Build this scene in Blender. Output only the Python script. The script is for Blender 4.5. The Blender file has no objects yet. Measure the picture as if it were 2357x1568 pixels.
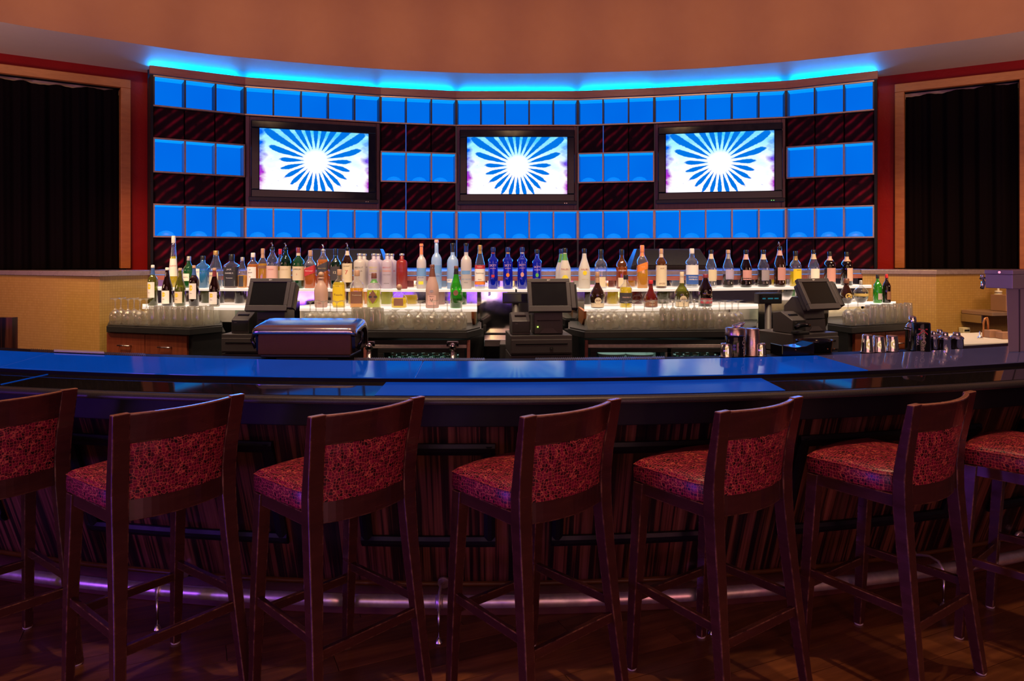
import bpy, bmesh, math, random
from mathutils import Vector, Matrix
random.seed(7)
PI = math.pi
sc = bpy.context.scene
COL = sc.collection
F, CX, HZ, EYE = 1656.0, 1178.5, 587.3, 1.6          # focal length (px of a 2357 wide frame), principal point, eye height

# ---------------------------------------------------------------- camera, world, lights, exposure
cam_d = bpy.data.cameras.new('camera'); cam = bpy.data.objects.new('camera', cam_d); COL.objects.link(cam)
cam.location = (0, 0, EYE); cam.rotation_euler = (PI/2, 0, 0)
cam_d.sensor_width = 36; cam_d.lens = F/2357*36; cam_d.shift_y = -(784-HZ)/2357
cam_d.clip_start = .05; cam_d.clip_end = 60
sc.camera = cam
vs = sc.view_settings
vs.view_transform = 'Standard'; vs.look = 'None'; vs.gamma = 1; vs.use_curve_mapping = False; vs.exposure = 0.0
w = bpy.data.worlds.new('world'); sc.world = w; w.use_nodes = True
w.node_tree.nodes['Background'].inputs[0].default_value = (.35, .20, .24, 1)
w.node_tree.nodes['Background'].inputs[1].default_value = .10
cy = sc.cycles
cy.max_bounces = 10; cy.diffuse_bounces = 3; cy.glossy_bounces = 4; cy.transmission_bounces = 6; cy.transparent_max_bounces = 28
cy.sample_clamp_indirect = 3; cy.caustics_reflective = False; cy.caustics_refractive = False
try: cy.use_denoising = True
except Exception: pass

def area(name, loc, target, size, energy, color, size_y=None):
    d = bpy.data.lights.new(name, 'AREA'); d.energy = energy; d.color = color; d.size = size
    if size_y: d.shape = 'RECTANGLE'; d.size_y = size_y
    o = bpy.data.objects.new(name, d); COL.objects.link(o); o.location = loc
    o.rotation_euler = (Vector(target)-Vector(loc)).to_track_quat('-Z', 'Y').to_euler(); return o
def spot(name, loc, target, energy, color, angle=60, blend=.6, rad=.04):
    d = bpy.data.lights.new(name, 'SPOT'); d.energy = energy; d.color = color; d.spot_size = math.radians(angle); d.spot_blend = blend; d.shadow_soft_size = rad
    o = bpy.data.objects.new(name, d); COL.objects.link(o); o.location = loc
    o.rotation_euler = (Vector(target)-Vector(loc)).to_track_quat('-Z', 'Y').to_euler(); return o
WARM = (1, .55, .26); WARMW = (1, .72, .45)
# narrow spots along the plaster bulkhead, from the guest side of the room
for az in range(-42, 43, 6):
    a_ = math.radians(az); spot('bulkhead_spot', (0, .2, 3.95), (7*math.sin(a_), .2+6.6*math.cos(a_), 3.68), 215, (1, .60, .29), 15, 1.0, .06)
area('room_glow', (0, -3.2, 3.1), (0, 4, 1.0), 6.0, 42, (1, .44, .42), 2.0)
for x_ in (-4.2, -2.4, -.9, .9, 2.6, 4.4):
    area('chrome_strip', (x_, -3.6, 1.25), (x_*.5, 3, 1.2), .24, 9, (1, .68, .26), 2.6)  # unseen gold strips behind the viewer, added to streak the chrome
# down lights over the stools
for x_, e_ in ((-2.2, 110), (-1.2, 130), (-.2, 150), (.8, 140), (1.7, 130), (2.6, 115)):
    spot('down_light', (x_, 2.75, 4.2), (x_+.05, 2.65, 0), e_, (1, .56, .30), 40, .8, .04)
# violet stage lights, low in the room behind the viewer
area('stage_light', (-4.2, .2, .55), (0, 2.7, .45), 1.0, 55, (.30, .08, 1.0))
area('stage_light', (-1.4, -1.9, .8), (-.2, 3, .55), 3.6, 20, (.24, .05, 1.0), .6)
area('stage_light', (2.4, -1.8, .9), (.4, 3, .4), 1.4, 24, (1.0, .24, .40))
# lamps over the back counter and on the mosaic walls; the lit boxes spill blue on the bottles below
for k_ in range(14):
    x_ = -2.75+k_*.43; spot('counter_light', (x_, 3.95+.25*(k_ % 3), 3.27), (x_*1.03, 5.15, 1.2), 92, WARMW, 60, .8, .02)
spot('wall_light', (-3.6, 3.9, 3.2), (-3.6, 5.6, 1.0), 150, (1, .46, .20), 70, .9, .05)
spot('wall_light', (-2.45, 4.5, 2.7), (-2.95, 5.6, 1.25), 42, (1, .82, .26), 55, .9, .05)
for s_ in (-1, 1): area('soffit_fill', (s_*4.6, 4.0, 1.9), (s_*3.9, 5.6, 3.3), .6, 16, (1, .62, .42))  # out-of-view uplights added to brighten the soffit at both sides
spot('wall_light', (3.5, 4.2, 3.2), (3.7, 6.0, 1.0), 150, (1, .56, .20), 75, .9, .05)
spot('wall_light', (2.6, 4.6, 2.9), (3.15, 6.1, 1.25), 48, (1, .82, .24), 55, .9, .05)
spot('wall_light', (-3.1, 4.6, 2.9), (-3.45, 6.7, 1.65), 50, (1, .45, .15), 30, .9, .05)
spot('wall_light', (3.2, 4.8, 2.9), (3.62, 6.8, 1.75), 50, (1, .45, .15), 30, .9, .05)

# ---------------------------------------------------------------- materials
MATS = {}
def lin(c):
    f = lambda v: v/12.92 if v <= .04045 else ((v+.055)/1.055)**2.4
    return tuple(f(x/255) for x in c)
class NT:
    def __init__(s, name):
        s.m = bpy.data.materials.new(name); s.m.use_nodes = True; s.t = s.m.node_tree; s.t.nodes.clear()
        s.out = s.t.nodes.new('ShaderNodeOutputMaterial')
    def n(s, typ, **kw):
        nd = s.t.nodes.new(typ)
        for k, v in kw.items():
            if hasattr(nd, k) and not k.startswith('i_'): setattr(nd, k, v)
        return nd
    def l(s, a, b): s.t.links.new(a, b)
    def val(s, sock, v):
        if hasattr(v, 'is_output') or hasattr(v, 'links'): s.l(v, sock)
        else: sock.default_value = v
    def math(s, op, a, b=None, c=None, clamp=False):
        nd = s.n('ShaderNodeMath', operation=op); nd.use_clamp = clamp
        for i, v in enumerate((a, b, c)):
            if v is not None: s.val(nd.inputs[i], v)
        return nd.outputs[0]
    def mix(s, fac, a, b):
        nd = s.n('ShaderNodeMix'); nd.data_type = 'RGBA'
        s.val(nd.inputs[0], fac)
        for i, v in ((6, a), (7, b)):
            if isinstance(v, tuple): nd.inputs[i].default_value = (*v[:3], 1)
            else: s.l(v, nd.inputs[i])
        return nd.outputs[2]
    def ramp(s, fac, stops, interp='LINEAR'):
        nd = s.n('ShaderNodeValToRGB'); cr = nd.color_ramp; cr.interpolation = interp
        while len(cr.elements) < len(stops): cr.elements.new(.5)
        for e, (p, c) in zip(cr.elements, stops): e.position = p; e.color = (*c[:3], 1)
        s.val(nd.inputs[0], fac); return nd.outputs[0]
    def coord(s, kind='Object', scale=(1, 1, 1), rot=(0, 0, 0)):
        tc = s.n('ShaderNodeTexCoord'); mp = s.n('ShaderNodeMapping')
        mp.inputs['Scale'].default_value = scale; mp.inputs['Rotation'].default_value = rot
        s.l(tc.outputs[kind], mp.inputs[0]); return mp.outputs[0]
    def noise(s, vec, scale, detail=3, rough=.5, dist=0):
        nd = s.n('ShaderNodeTexNoise'); s.l(vec, nd.inputs['Vector'])
        nd.inputs['Scale'].default_value = scale; nd.inputs['Detail'].default_value = detail
        nd.inputs['Roughness'].default_value = rough; nd.inputs['Distortion'].default_value = dist
        return nd.outputs[0]
    def bump(s, h, strength=.2, dist=.01):
        nd = s.n('ShaderNodeBump'); nd.inputs['Strength'].default_value = strength; nd.inputs['Distance'].default_value = dist
        s.l(h, nd.inputs['Height']); return nd.outputs[0]
    def bsdf(s, color, rough=.5, metal=0, spec=.5, normal=None, emis=None, es=0, coat=0):
        b = s.n('ShaderNodeBsdfPrincipled')
        if isinstance(color, tuple): b.inputs['Base Color'].default_value = (*color[:3], 1)
        else: s.l(color, b.inputs['Base Color'])
        s.val(b.inputs['Roughness'], rough); s.val(b.inputs['Metallic'], metal)
        b.inputs['Specular IOR Level'].default_value = spec
        if coat: b.inputs['Coat Weight'].default_value = coat; b.inputs['Coat Roughness'].default_value = .08
        if normal is not None: s.l(normal, b.inputs['Normal'])
        if emis is not None:
            if isinstance(emis, tuple): b.inputs['Emission Color'].default_value = (*emis[:3], 1)
            else: s.l(emis, b.inputs['Emission Color'])
            s.val(b.inputs['Emission Strength'], es)
        return b.outputs[0]
    def end(s, sh): s.l(sh, s.out.inputs[0]); return s.m

def plain(name, color, rough=.5, metal=0, spec=.5, var=.12, scale=18, coat=0):
    """a solid colour with faint mottling"""
    if name in MATS: return MATS[name]
    t = NT(name); v = t.coord('Object')
    n = t.noise(v, scale, 4)
    c = t.mix(n, tuple(x*(1-var) for x in color), tuple(min(1, x*(1+var)) for x in color))
    r = t.math('MULTIPLY_ADD', n, .12, max(.02, rough-.06))
    MATS[name] = t.end(t.bsdf(c, r, metal, spec, coat=coat)); return MATS[name]
def emit(name, color, strength, rough=.4):
    if name in MATS: return MATS[name]
    t = NT(name); MATS[name] = t.end(t.bsdf((.02, .02, .02), rough, emis=color, es=strength)); return MATS[name]
def wood(name, c1, c2, scale=(6, 6, 60), rough=.4, kind='Object', coat=0):
    if name in MATS: return MATS[name]
    t = NT(name); v = t.coord(kind, scale)
    n = t.noise(v, 1.0, 5, .6, .3); n2 = t.noise(v, 4.0, 2)
    c = t.ramp(t.math('MULTIPLY_ADD', n2, .3, t.math('MULTIPLY', n, .75)), [(.3, c1), (.72, c2)])
    MATS[name] = t.end(t.bsdf(c, rough, normal=t.bump(n, .08, .004), coat=coat)); return MATS[name]
def glassy(name, tint, fres=1.45, rough=.03, body=0.0, bodycol=None):
    """thin clear or coloured glass: tinted see-through plus a gloss, and a little of its own colour"""
    if name in MATS: return MATS[name]
    t = NT(name); tr = t.n('ShaderNodeBsdfTransparent'); tr.inputs[0].default_value = (*tint, 1)
    gl = t.n('ShaderNodeBsdfGlossy'); gl.inputs['Roughness'].default_value = rough; gl.inputs[0].default_value = (1, 1, 1, 1)
    lw = t.n('ShaderNodeLayerWeight'); lw.inputs[0].default_value = .5
    fr = t.math('MULTIPLY_ADD', t.math('POWER', lw.outputs['Facing'], 2.2), min(.9, (fres-1)*1.1), max(0.0, (fres-1)*.09), clamp=True)
    base = tr.outputs[0]
    if body:
        df = t.n('ShaderNodeBsdfTranslucent'); df.inputs[0].default_value = (*(bodycol or tint), 1)
        d2 = t.n('ShaderNodeBsdfDiffuse'); d2.inputs[0].default_value = (*(bodycol or tint), 1)
        mm = t.n('ShaderNodeMixShader'); mm.inputs[0].default_value = .4; t.l(df.outputs[0], mm.inputs[1]); t.l(d2.outputs[0], mm.inputs[2])
        mb = t.n('ShaderNodeMixShader'); mb.inputs[0].default_value = body; t.l(base, mb.inputs[1]); t.l(mm.outputs[0], mb.inputs[2]); base = mb.outputs[0]
    ms = t.n('ShaderNodeMixShader'); t.l(fr, ms.inputs[0]); t.l(base, ms.inputs[1]); t.l(gl.outputs[0], ms.inputs[2])
    MATS[name] = t.end(ms.outputs[0]); return MATS[name]

M = {}
# plaster
def plaster(name, c1, c2):
    t = NT(name); v = t.coord('Object')
    n = t.noise(v, 1.6, 6, .6, .4); n2 = t.noise(v, 9, 4)
    c = t.mix(t.math('MULTIPLY_ADD', n2, .25, t.math('MULTIPLY', n, .75)), c1, c2)
    return t.end(t.bsdf(c, .6, spec=.25, normal=t.bump(n2, .06, .01)))
M['bulk'] = plaster('terracotta_plaster', (.50, .22, .105), (.66, .33, .165))
M['soffit'] = plaster('soffit_plaster', (.60, .46, .40), (.72, .56, .48))
def redplaster():
    t = NT('red_lacquer_plaster'); v = t.coord('Object')
    n = t.noise(v, 5, 6, .65, .6)
    c = t.mix(n, (.24, .004, .006), (.36, .008, .008))
    return t.end(t.bsdf(c, t.math('MULTIPLY_ADD', n, .3, .30), spec=.22, normal=t.bump(n, .25, .02)))
M['redwall'] = redplaster()
def mosaic():
    t = NT('gold_mosaic'); v = t.coord('UV')
    b = t.n('ShaderNodeTexBrick'); b.offset = 0; b.squash = 1
    t.l(v, b.inputs['Vector'])
    b.inputs['Color1'].default_value = (.46, .28, .085, 1); b.inputs['Color2'].default_value = (.40, .235, .065, 1); b.inputs['Mortar'].default_value = (.31, .18, .05, 1)
    b.inputs['Scale'].default_value = 1; b.inputs['Mortar Size'].default_value = .0016; b.inputs['Mortar Smooth'].default_value = .1
    b.inputs['Brick Width'].default_value = .020; b.inputs['Row Height'].default_value = .020; b.inputs['Bias'].default_value = 0
    n = t.noise(v, 3, 4); c = t.mix(t.math('MULTIPLY', n, .5), b.outputs[0], (.34, .19, .07))
    return t.end(t.bsdf(c, .3, spec=.5, normal=t.bump(b.outputs['Fac'], -.3, .002)))
M['mosaic'] = mosaic()
def padded():
    t = NT('red_stripe_panel'); v = t.coord('UV')
    mp = t.n('ShaderNodeMapping'); t.l(v, mp.inputs[0]); mp.inputs['Rotation'].default_value = (0, 0, math.radians(-42))
    n0 = t.noise(v, 2.2, 2)
    wv = t.n('ShaderNodeTexWave'); wv.wave_type = 'BANDS'; wv.bands_direction = 'Y'; t.l(mp.outputs[0], wv.inputs[0])
    wv.inputs['Scale'].default_value = 1.05; wv.inputs['Distortion'].default_value = 1.3; wv.inputs['Detail'].default_value = 1.5; wv.inputs['Detail Scale'].default_value = 1.4
    f = t.math('POWER', wv.outputs['Fac'], 4)
    f2 = t.math('MULTIPLY', f, t.math('MULTIPLY_ADD', n0, 3.0, -1.0, clamp=True))
    c = t.mix(f2, (.012, .0006, .005), (.26, .005, .024))
    return t.end(t.bsdf(c, .6, spec=.12, normal=t.bump(wv.outputs['Fac'], .3, .008)))
M['padded'] = padded()
M['tvboard'] = wood('purple_brown_veneer', (.12, .045, .06), (.22, .085, .10), (70, 70, 1.2), .45)
M['header'] = wood('header_veneer', (.24, .065, .06), (.36, .12, .10), (5, 5, 50), .35)
M['framewood'] = wood('frame_wood', (.36, .105, .028), (.50, .17, .05), (5, 5, 22), .4)
M['drawerwood'] = wood('drawer_veneer', (.13, .028, .012), (.24, .06, .025), (60, 60, 1.5), .35)
def stoolwood():
    t = NT('dark_mahogany'); v = t.coord('Object', (8, 8, 40))
    n = t.noise(v, .8, 3, .5, .2); n2 = t.noise(t.coord('Object'), 22, 3, .7)
    c = t.ramp(n, [(.25, (.036, .0095, .009)), (.75, (.056, .014, .012))])
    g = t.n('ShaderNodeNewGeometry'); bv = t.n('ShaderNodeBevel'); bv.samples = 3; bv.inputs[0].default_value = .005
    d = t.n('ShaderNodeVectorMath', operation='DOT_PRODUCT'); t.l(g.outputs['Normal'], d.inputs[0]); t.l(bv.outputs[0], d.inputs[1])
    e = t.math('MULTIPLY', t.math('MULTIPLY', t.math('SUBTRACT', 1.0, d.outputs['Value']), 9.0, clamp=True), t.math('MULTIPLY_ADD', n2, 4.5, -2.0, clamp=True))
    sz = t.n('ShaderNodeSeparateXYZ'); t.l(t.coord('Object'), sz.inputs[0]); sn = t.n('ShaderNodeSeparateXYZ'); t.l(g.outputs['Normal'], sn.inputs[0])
    top = t.math('MULTIPLY', t.math('MULTIPLY', t.math('SUBTRACT', sz.outputs[2], 1.05, clamp=True), 60.0, clamp=True), t.math('MULTIPLY', sn.outputs[2], 1.2, clamp=True), clamp=True)  # upward rail tops paler: wear, plus the down lights' highlight put into the colour
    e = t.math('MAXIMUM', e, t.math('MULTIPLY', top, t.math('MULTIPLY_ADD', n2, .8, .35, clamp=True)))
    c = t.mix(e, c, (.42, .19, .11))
    return t.end(t.bsdf(c, t.math('MULTIPLY_ADD', n, .12, .20), spec=.5, coat=.3))
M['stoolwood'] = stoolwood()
M['plinthwood'] = wood('plinth_wood', (.06, .012, .010), (.11, .028, .022), (3, 3, 30), .4)
M['blacktrim'] = plain('black_moulding', (.006, .005, .009), .45, spec=.25)
M['apron'] = plain('black_apron', (.010, .008, .010), .6, spec=.2)
M['steel'] = plain('brushed_steel', (.62, .58, .58), .22, 1, var=.06)
M['chrome'] = plain('polished_chrome', (.85, .83, .80), .07, 1, var=.03)
M['railmetal'] = plain('worn_rail_metal', (.80, .64, .62), .36, .8, var=.3, scale=40)
M['boxframe'] = plain('box_frame_metal', (.46, .34, .31), .32, .75, var=.2, scale=30)
M['darkdiv'] = plain('dark_divider', (.03, .03, .05), .4)
M['capstone'] = plain('cap_stone', (.22, .16, .19), .28, spec=.5)
M['black'] = plain('black_plastic', (.012, .012, .013), .42)
M['blackgloss'] = plain('black_gloss', (.006, .006, .008), .12)
M['charcoal'] = plain('charcoal_plastic', (.052, .043, .045), .5, var=.08)
M['charcoal2'] = plain('grey_plastic', (.10, .085, .085), .5, var=.08)
M['screen'] = plain('dark_screen', (.006, .007, .006), .2, var=.05)
M['mat'] = plain('rubber_mat', (.016, .015, .016), .55, var=.5, scale=160)
M['paper'] = plain('white_paper', (.75, .70, .66), .7, var=.04)
M['cream'] = plain('cream_paper', (.66, .58, .42), .7, var=.05)
M['cardboard'] = plain('brown_board', (.36, .19, .12), .7)
M['copper'] = plain('copper_pipe', (.55, .22, .08), .3, .6)
M['white'] = plain('white_plastic', (.78, .74, .70), .4, var=.03)
M['grille'] = plain('grey_grille', (.085, .09, .085), .7, var=.5, scale=220)
M['curtain'] = plain('black_velvet', (.0035, .001, .0022), .9, spec=.1, var=.4, scale=4)
M['glide'] = plain('nylon_glide', (.55, .45, .45), .5)
M['amber'] = wood('amber_moulding', (.10, .03, .008), (.22, .075, .02), (4, 4, 30), .3)
def granite():
    t = NT('black_granite'); v = t.coord('Object')
    n = t.noise(v, 260, 2, .7); c = t.ramp(n, [(.45, (.006, .0055, .006)), (.7, (.035, .030, .030))])
    return t.end(t.bsdf(c, .045, spec=1.0))
M['granite'] = granite()
def nose():
    t = NT('granite_nosing'); v = t.coord('Object')
    n = t.noise(v, 420, 2, .7); c = t.ramp(n, [(.4, (.016, .014, .014)), (.7, (.055, .05, .047))])
    return t.end(t.bsdf(c, .42, spec=.5))
M['nose'] = nose()
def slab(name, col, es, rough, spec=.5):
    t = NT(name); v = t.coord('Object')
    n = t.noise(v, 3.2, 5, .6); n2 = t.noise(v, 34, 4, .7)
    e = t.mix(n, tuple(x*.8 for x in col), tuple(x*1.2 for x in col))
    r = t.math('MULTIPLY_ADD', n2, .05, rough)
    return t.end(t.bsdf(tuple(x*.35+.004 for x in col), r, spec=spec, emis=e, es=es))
M['blueglass'] = slab('glowing_blue_glass', (.0, .036, .25), 1.0, .05, .28)  # blue look put in as the glass's own emission, no lamp beneath
M['blueglass2'] = slab('glowing_blue_glass_dim', (.0, .032, .25), 1.0, .18, .2)  # the inlay's even blue sheen is put in as emission too
M['greyglass'] = slab('grey_bar_glass', (.058, .036, .070), .62, .05, .4)  # ceiling reflection put in as a faint glow of the glass
M['edgeglass'] = plain('glass_edge_dark', (.010, .008, .016), .75, spec=.1)
M['bluebox'] = None
def bluepane():
    t = NT('lit_blue_acrylic'); v = t.coord('Object')
    n = t.noise(v, 1.3, 2)
    e = t.mix(n, (0, .115, .74), (0, .19, .88))
    return t.end(t.bsdf((.0, .004, .02), .6, emis=e, es=1.0, spec=.0))
M['bluebox'] = bluepane()
M['bluestrip'] = emit('lit_box_top', (0, .30, .95), 1.0)
M['bluedome'] = emit('led_puck', (0, .24, .95), 1.0)
M['cove'] = emit('cove_led', (0.0, .30, 1.0), 4)
M['shelf'] = emit('lit_shelf_acrylic', (1, .78, .62), 1.35)
M['mirror'] = plain('mirror_glass', (.72, .70, .70), .015, 1, var=.01)
M['clearglass'] = glassy('clear_glass', (.93, .95, .94), 1.42, .02)
def glassware():
    t = NT('glassware'); tr = t.n('ShaderNodeBsdfTransparent'); tr.inputs[0].default_value = (.97, .97, .96, 1)
    gl = t.n('ShaderNodeBsdfGlossy'); gl.inputs['Roughness'].default_value = .10
    df = t.n('ShaderNodeBsdfTranslucent'); df.inputs[0].default_value = (.95, .90, .76, 1)
    lw = t.n('ShaderNodeLayerWeight'); lw.inputs[0].default_value = .5
    fr = t.math('POWER', lw.outputs['Facing'], 3.0)
    m1 = t.n('ShaderNodeMixShader'); m1.inputs[0].default_value = .20; t.l(tr.outputs[0], m1.inputs[1]); t.l(df.outputs[0], m1.inputs[2])
    m2 = t.n('ShaderNodeMixShader'); t.l(t.math('MULTIPLY_ADD', fr, .55, .08, clamp=True), m2.inputs[0]); t.l(m1.outputs[0], m2.inputs[1]); t.l(gl.outputs[0], m2.inputs[2])
    return t.end(m2.outputs[0])
M['glassware'] = glassware()
M['panelglass'] = glassy('panel_glass', (.78, .88, .86), 1.45, .02)
def croc():
    t = NT('crocodile_weave'); v = t.coord('Object', (92, 92, 84))
    n = t.noise(t.coord('Object'), 14, 2)
    nn = t.n('ShaderNodeTexNoise'); t.l(t.coord('Object'), nn.inputs['Vector']); nn.inputs['Scale'].default_value = 18
    va = t.n('ShaderNodeVectorMath', operation='MULTIPLY_ADD'); t.l(nn.outputs['Color'], va.inputs[0]); va.inputs[1].default_value = (2.4, 2.4, 2.4); t.l(v, va.inputs[2])
    def vor(feature):
        k = t.n('ShaderNodeTexVoronoi'); k.feature = feature; k.inputs['Scale'].default_value = 1.0; k.inputs['Randomness'].default_value = .42; t.l(va.outputs[0], k.inputs['Vector']); return k
    d = vor('DISTANCE_TO_EDGE').outputs['Distance']; cc = vor('F1').outputs['Color']
    sp = t.n('ShaderNodeSeparateColor'); t.l(cc, sp.inputs[0])
    line = t.ramp(d, [(.035, (1, 1, 1)), (.075, (0, 0, 0))])
    big = t.noise(t.coord('Object'), 55, 2)
    f = t.math('MULTIPLY_ADD', big, 1.6, t.math('MULTIPLY_ADD', sp.outputs[0], .7, -.75), clamp=True)
    cell = t.mix(f, (.016, .0015, .006), (.27, .004, .045))
    lc = t.mix(big, (.38, .060, .055), (.62, .13, .085))
    c = t.mix(line, cell, lc)
    return t.end(t.bsdf(c, .36, spec=.45, normal=t.bump(line, -.15, .002)))
M['croc'] = croc()
def ebony():
    t = NT('macassar_ebony'); tc = t.n('ShaderNodeTexCoord')
    mp = t.n('ShaderNodeMapping'); mp.inputs['Scale'].default_value = (24, .7, 1); t.l(tc.outputs['UV'], mp.inputs[0])
    n = t.noise(mp.outputs[0], 1.0, 3, .6, .25)
    mp2 = t.n('ShaderNodeMapping'); mp2.inputs['Scale'].default_value = (110, 1.2, 1); t.l(tc.outputs['UV'], mp2.inputs[0])
    n2 = t.noise(mp2.outputs[0], 1.0, 2, .5, .2)
    f = t.math('MULTIPLY_ADD', n2, .30, t.math('MULTIPLY', n, .72))
    c = t.ramp(f, [(.40, (.006, .004, .006)), (.49, (.022, .008, .008)), (.54, (.10, .030, .018)), (.68, (.21, .070, .045))])
    return t.end(t.bsdf(c, .30, spec=.5))
M['ebony'] = ebony()
def plank():
    t = NT('floor_plank'); v = t.coord('UV', (2.2, 26, 1))
    oi = t.n('ShaderNodeObjectInfo')
    n = t.noise(v, 1.0, 5, .65, .6); n2 = t.noise(t.coord('UV'), 3, 3)
    c = t.ramp(n, [(.3, (.15, .046, .016)), (.7, (.38, .14, .045))])
    k = t.math('MULTIPLY_ADD', oi.outputs['Random'], .55, .6)
    c2 = t.mix(t.math('MULTIPLY', n2, .55), c, (.045, .012, .007))
    hsv = t.n('ShaderNodeHueSaturation'); t.l(c2, hsv.inputs['Color']); t.l(k, hsv.inputs['Value'])
    return t.end(t.bsdf(hsv.outputs[0], .30, spec=.4, normal=t.bump(n, .06, .004)))
M['plank'] = plank()
def sunburst():
    t = NT('sunburst_screen'); tc = t.n('ShaderNodeTexCoord'); sep = t.n('ShaderNodeSeparateXYZ'); t.l(tc.outputs['UV'], sep.inputs[0])
    x = t.math('MULTIPLY', t.math('SUBTRACT', sep.outputs[0], .505), 1.77); y = t.math('SUBTRACT', sep.outputs[1], .50)
    r = t.math('SQRT', t.math('ADD', t.math('MULTIPLY', x, x), t.math('MULTIPLY', y, y)))
    a = t.math('ARCTAN2', y, x)
    n = t.noise(tc.outputs['UV'], 34, 2); nb = t.noise(tc.outputs['UV'], 5, 4)
    ray = t.math('COSINE', t.math('MULTIPLY', a, 24))
    # blue spokes: widest near r=.34; to the sides and below they end near r=.5
    up = t.math('MULTIPLY', t.math('DIVIDE', y, t.math('ADD', r, .001)), 1.0)
    lim = t.math('MULTIPLY_ADD', t.math('MAXIMUM', up, 0.0), .75, .60)
    prof = t.math('MULTIPLY', t.math('SUBTRACT', r, .17, clamp=True), 5.5, clamp=True)
    tail = t.math('MULTIPLY', t.math('SUBTRACT', lim, r), 7.0, clamp=True)
    s = t.math('ADD', t.math('ADD', ray, t.math('MULTIPLY_ADD', n, .9, -.45)), t.math('MULTIPLY_ADD', t.math('MULTIPLY', prof, tail), 1.55, -1.05))
    fb = t.math('MULTIPLY', s, 3.0, clamp=True)
    white = t.mix(t.math('ADD', t.math('MULTIPLY_ADD', nb, 2.2, -.45), t.math('MULTIPLY', y, -1.6), clamp=True), (.50, .95, 1.0), (1.0, .96, 1.0))
    topc = t.math('MULTIPLY', t.math('MULTIPLY', t.math('SUBTRACT', y, .12, clamp=True), 3.0, clamp=True), t.math('MULTIPLY_ADD', nb, 2.6, -.6, clamp=True))
    white = t.mix(topc, white, (.03, .55, .95))
    c = t.mix(fb, white, (.0, .16, .70))
    ax = t.math('ABSOLUTE', x)
    edge = t.math('MULTIPLY', t.math('ADD', t.math('SUBTRACT', ax, .80), t.math('MULTIPLY_ADD', nb, .55, -.27)), 9.0, clamp=True)
    ec = t.mix(t.math('MULTIPLY_ADD', y, 2.2, .55, clamp=True), (.42, .02, .55), (.0, .12, .80))
    c = t.mix(edge, c, ec)
    core = t.math('MULTIPLY', t.math('SUBTRACT', .21, r), 14.0, clamp=True)
    c = t.mix(core, c, (1, 1, 1))
    return t.end(t.bsdf((.002, .002, .002), .5, spec=.02, emis=c, es=1.15))
M['tvscreen'] = sunburst()
M['tvblack'] = plain('tv_black', (.002, .004, .016), .14)

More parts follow.
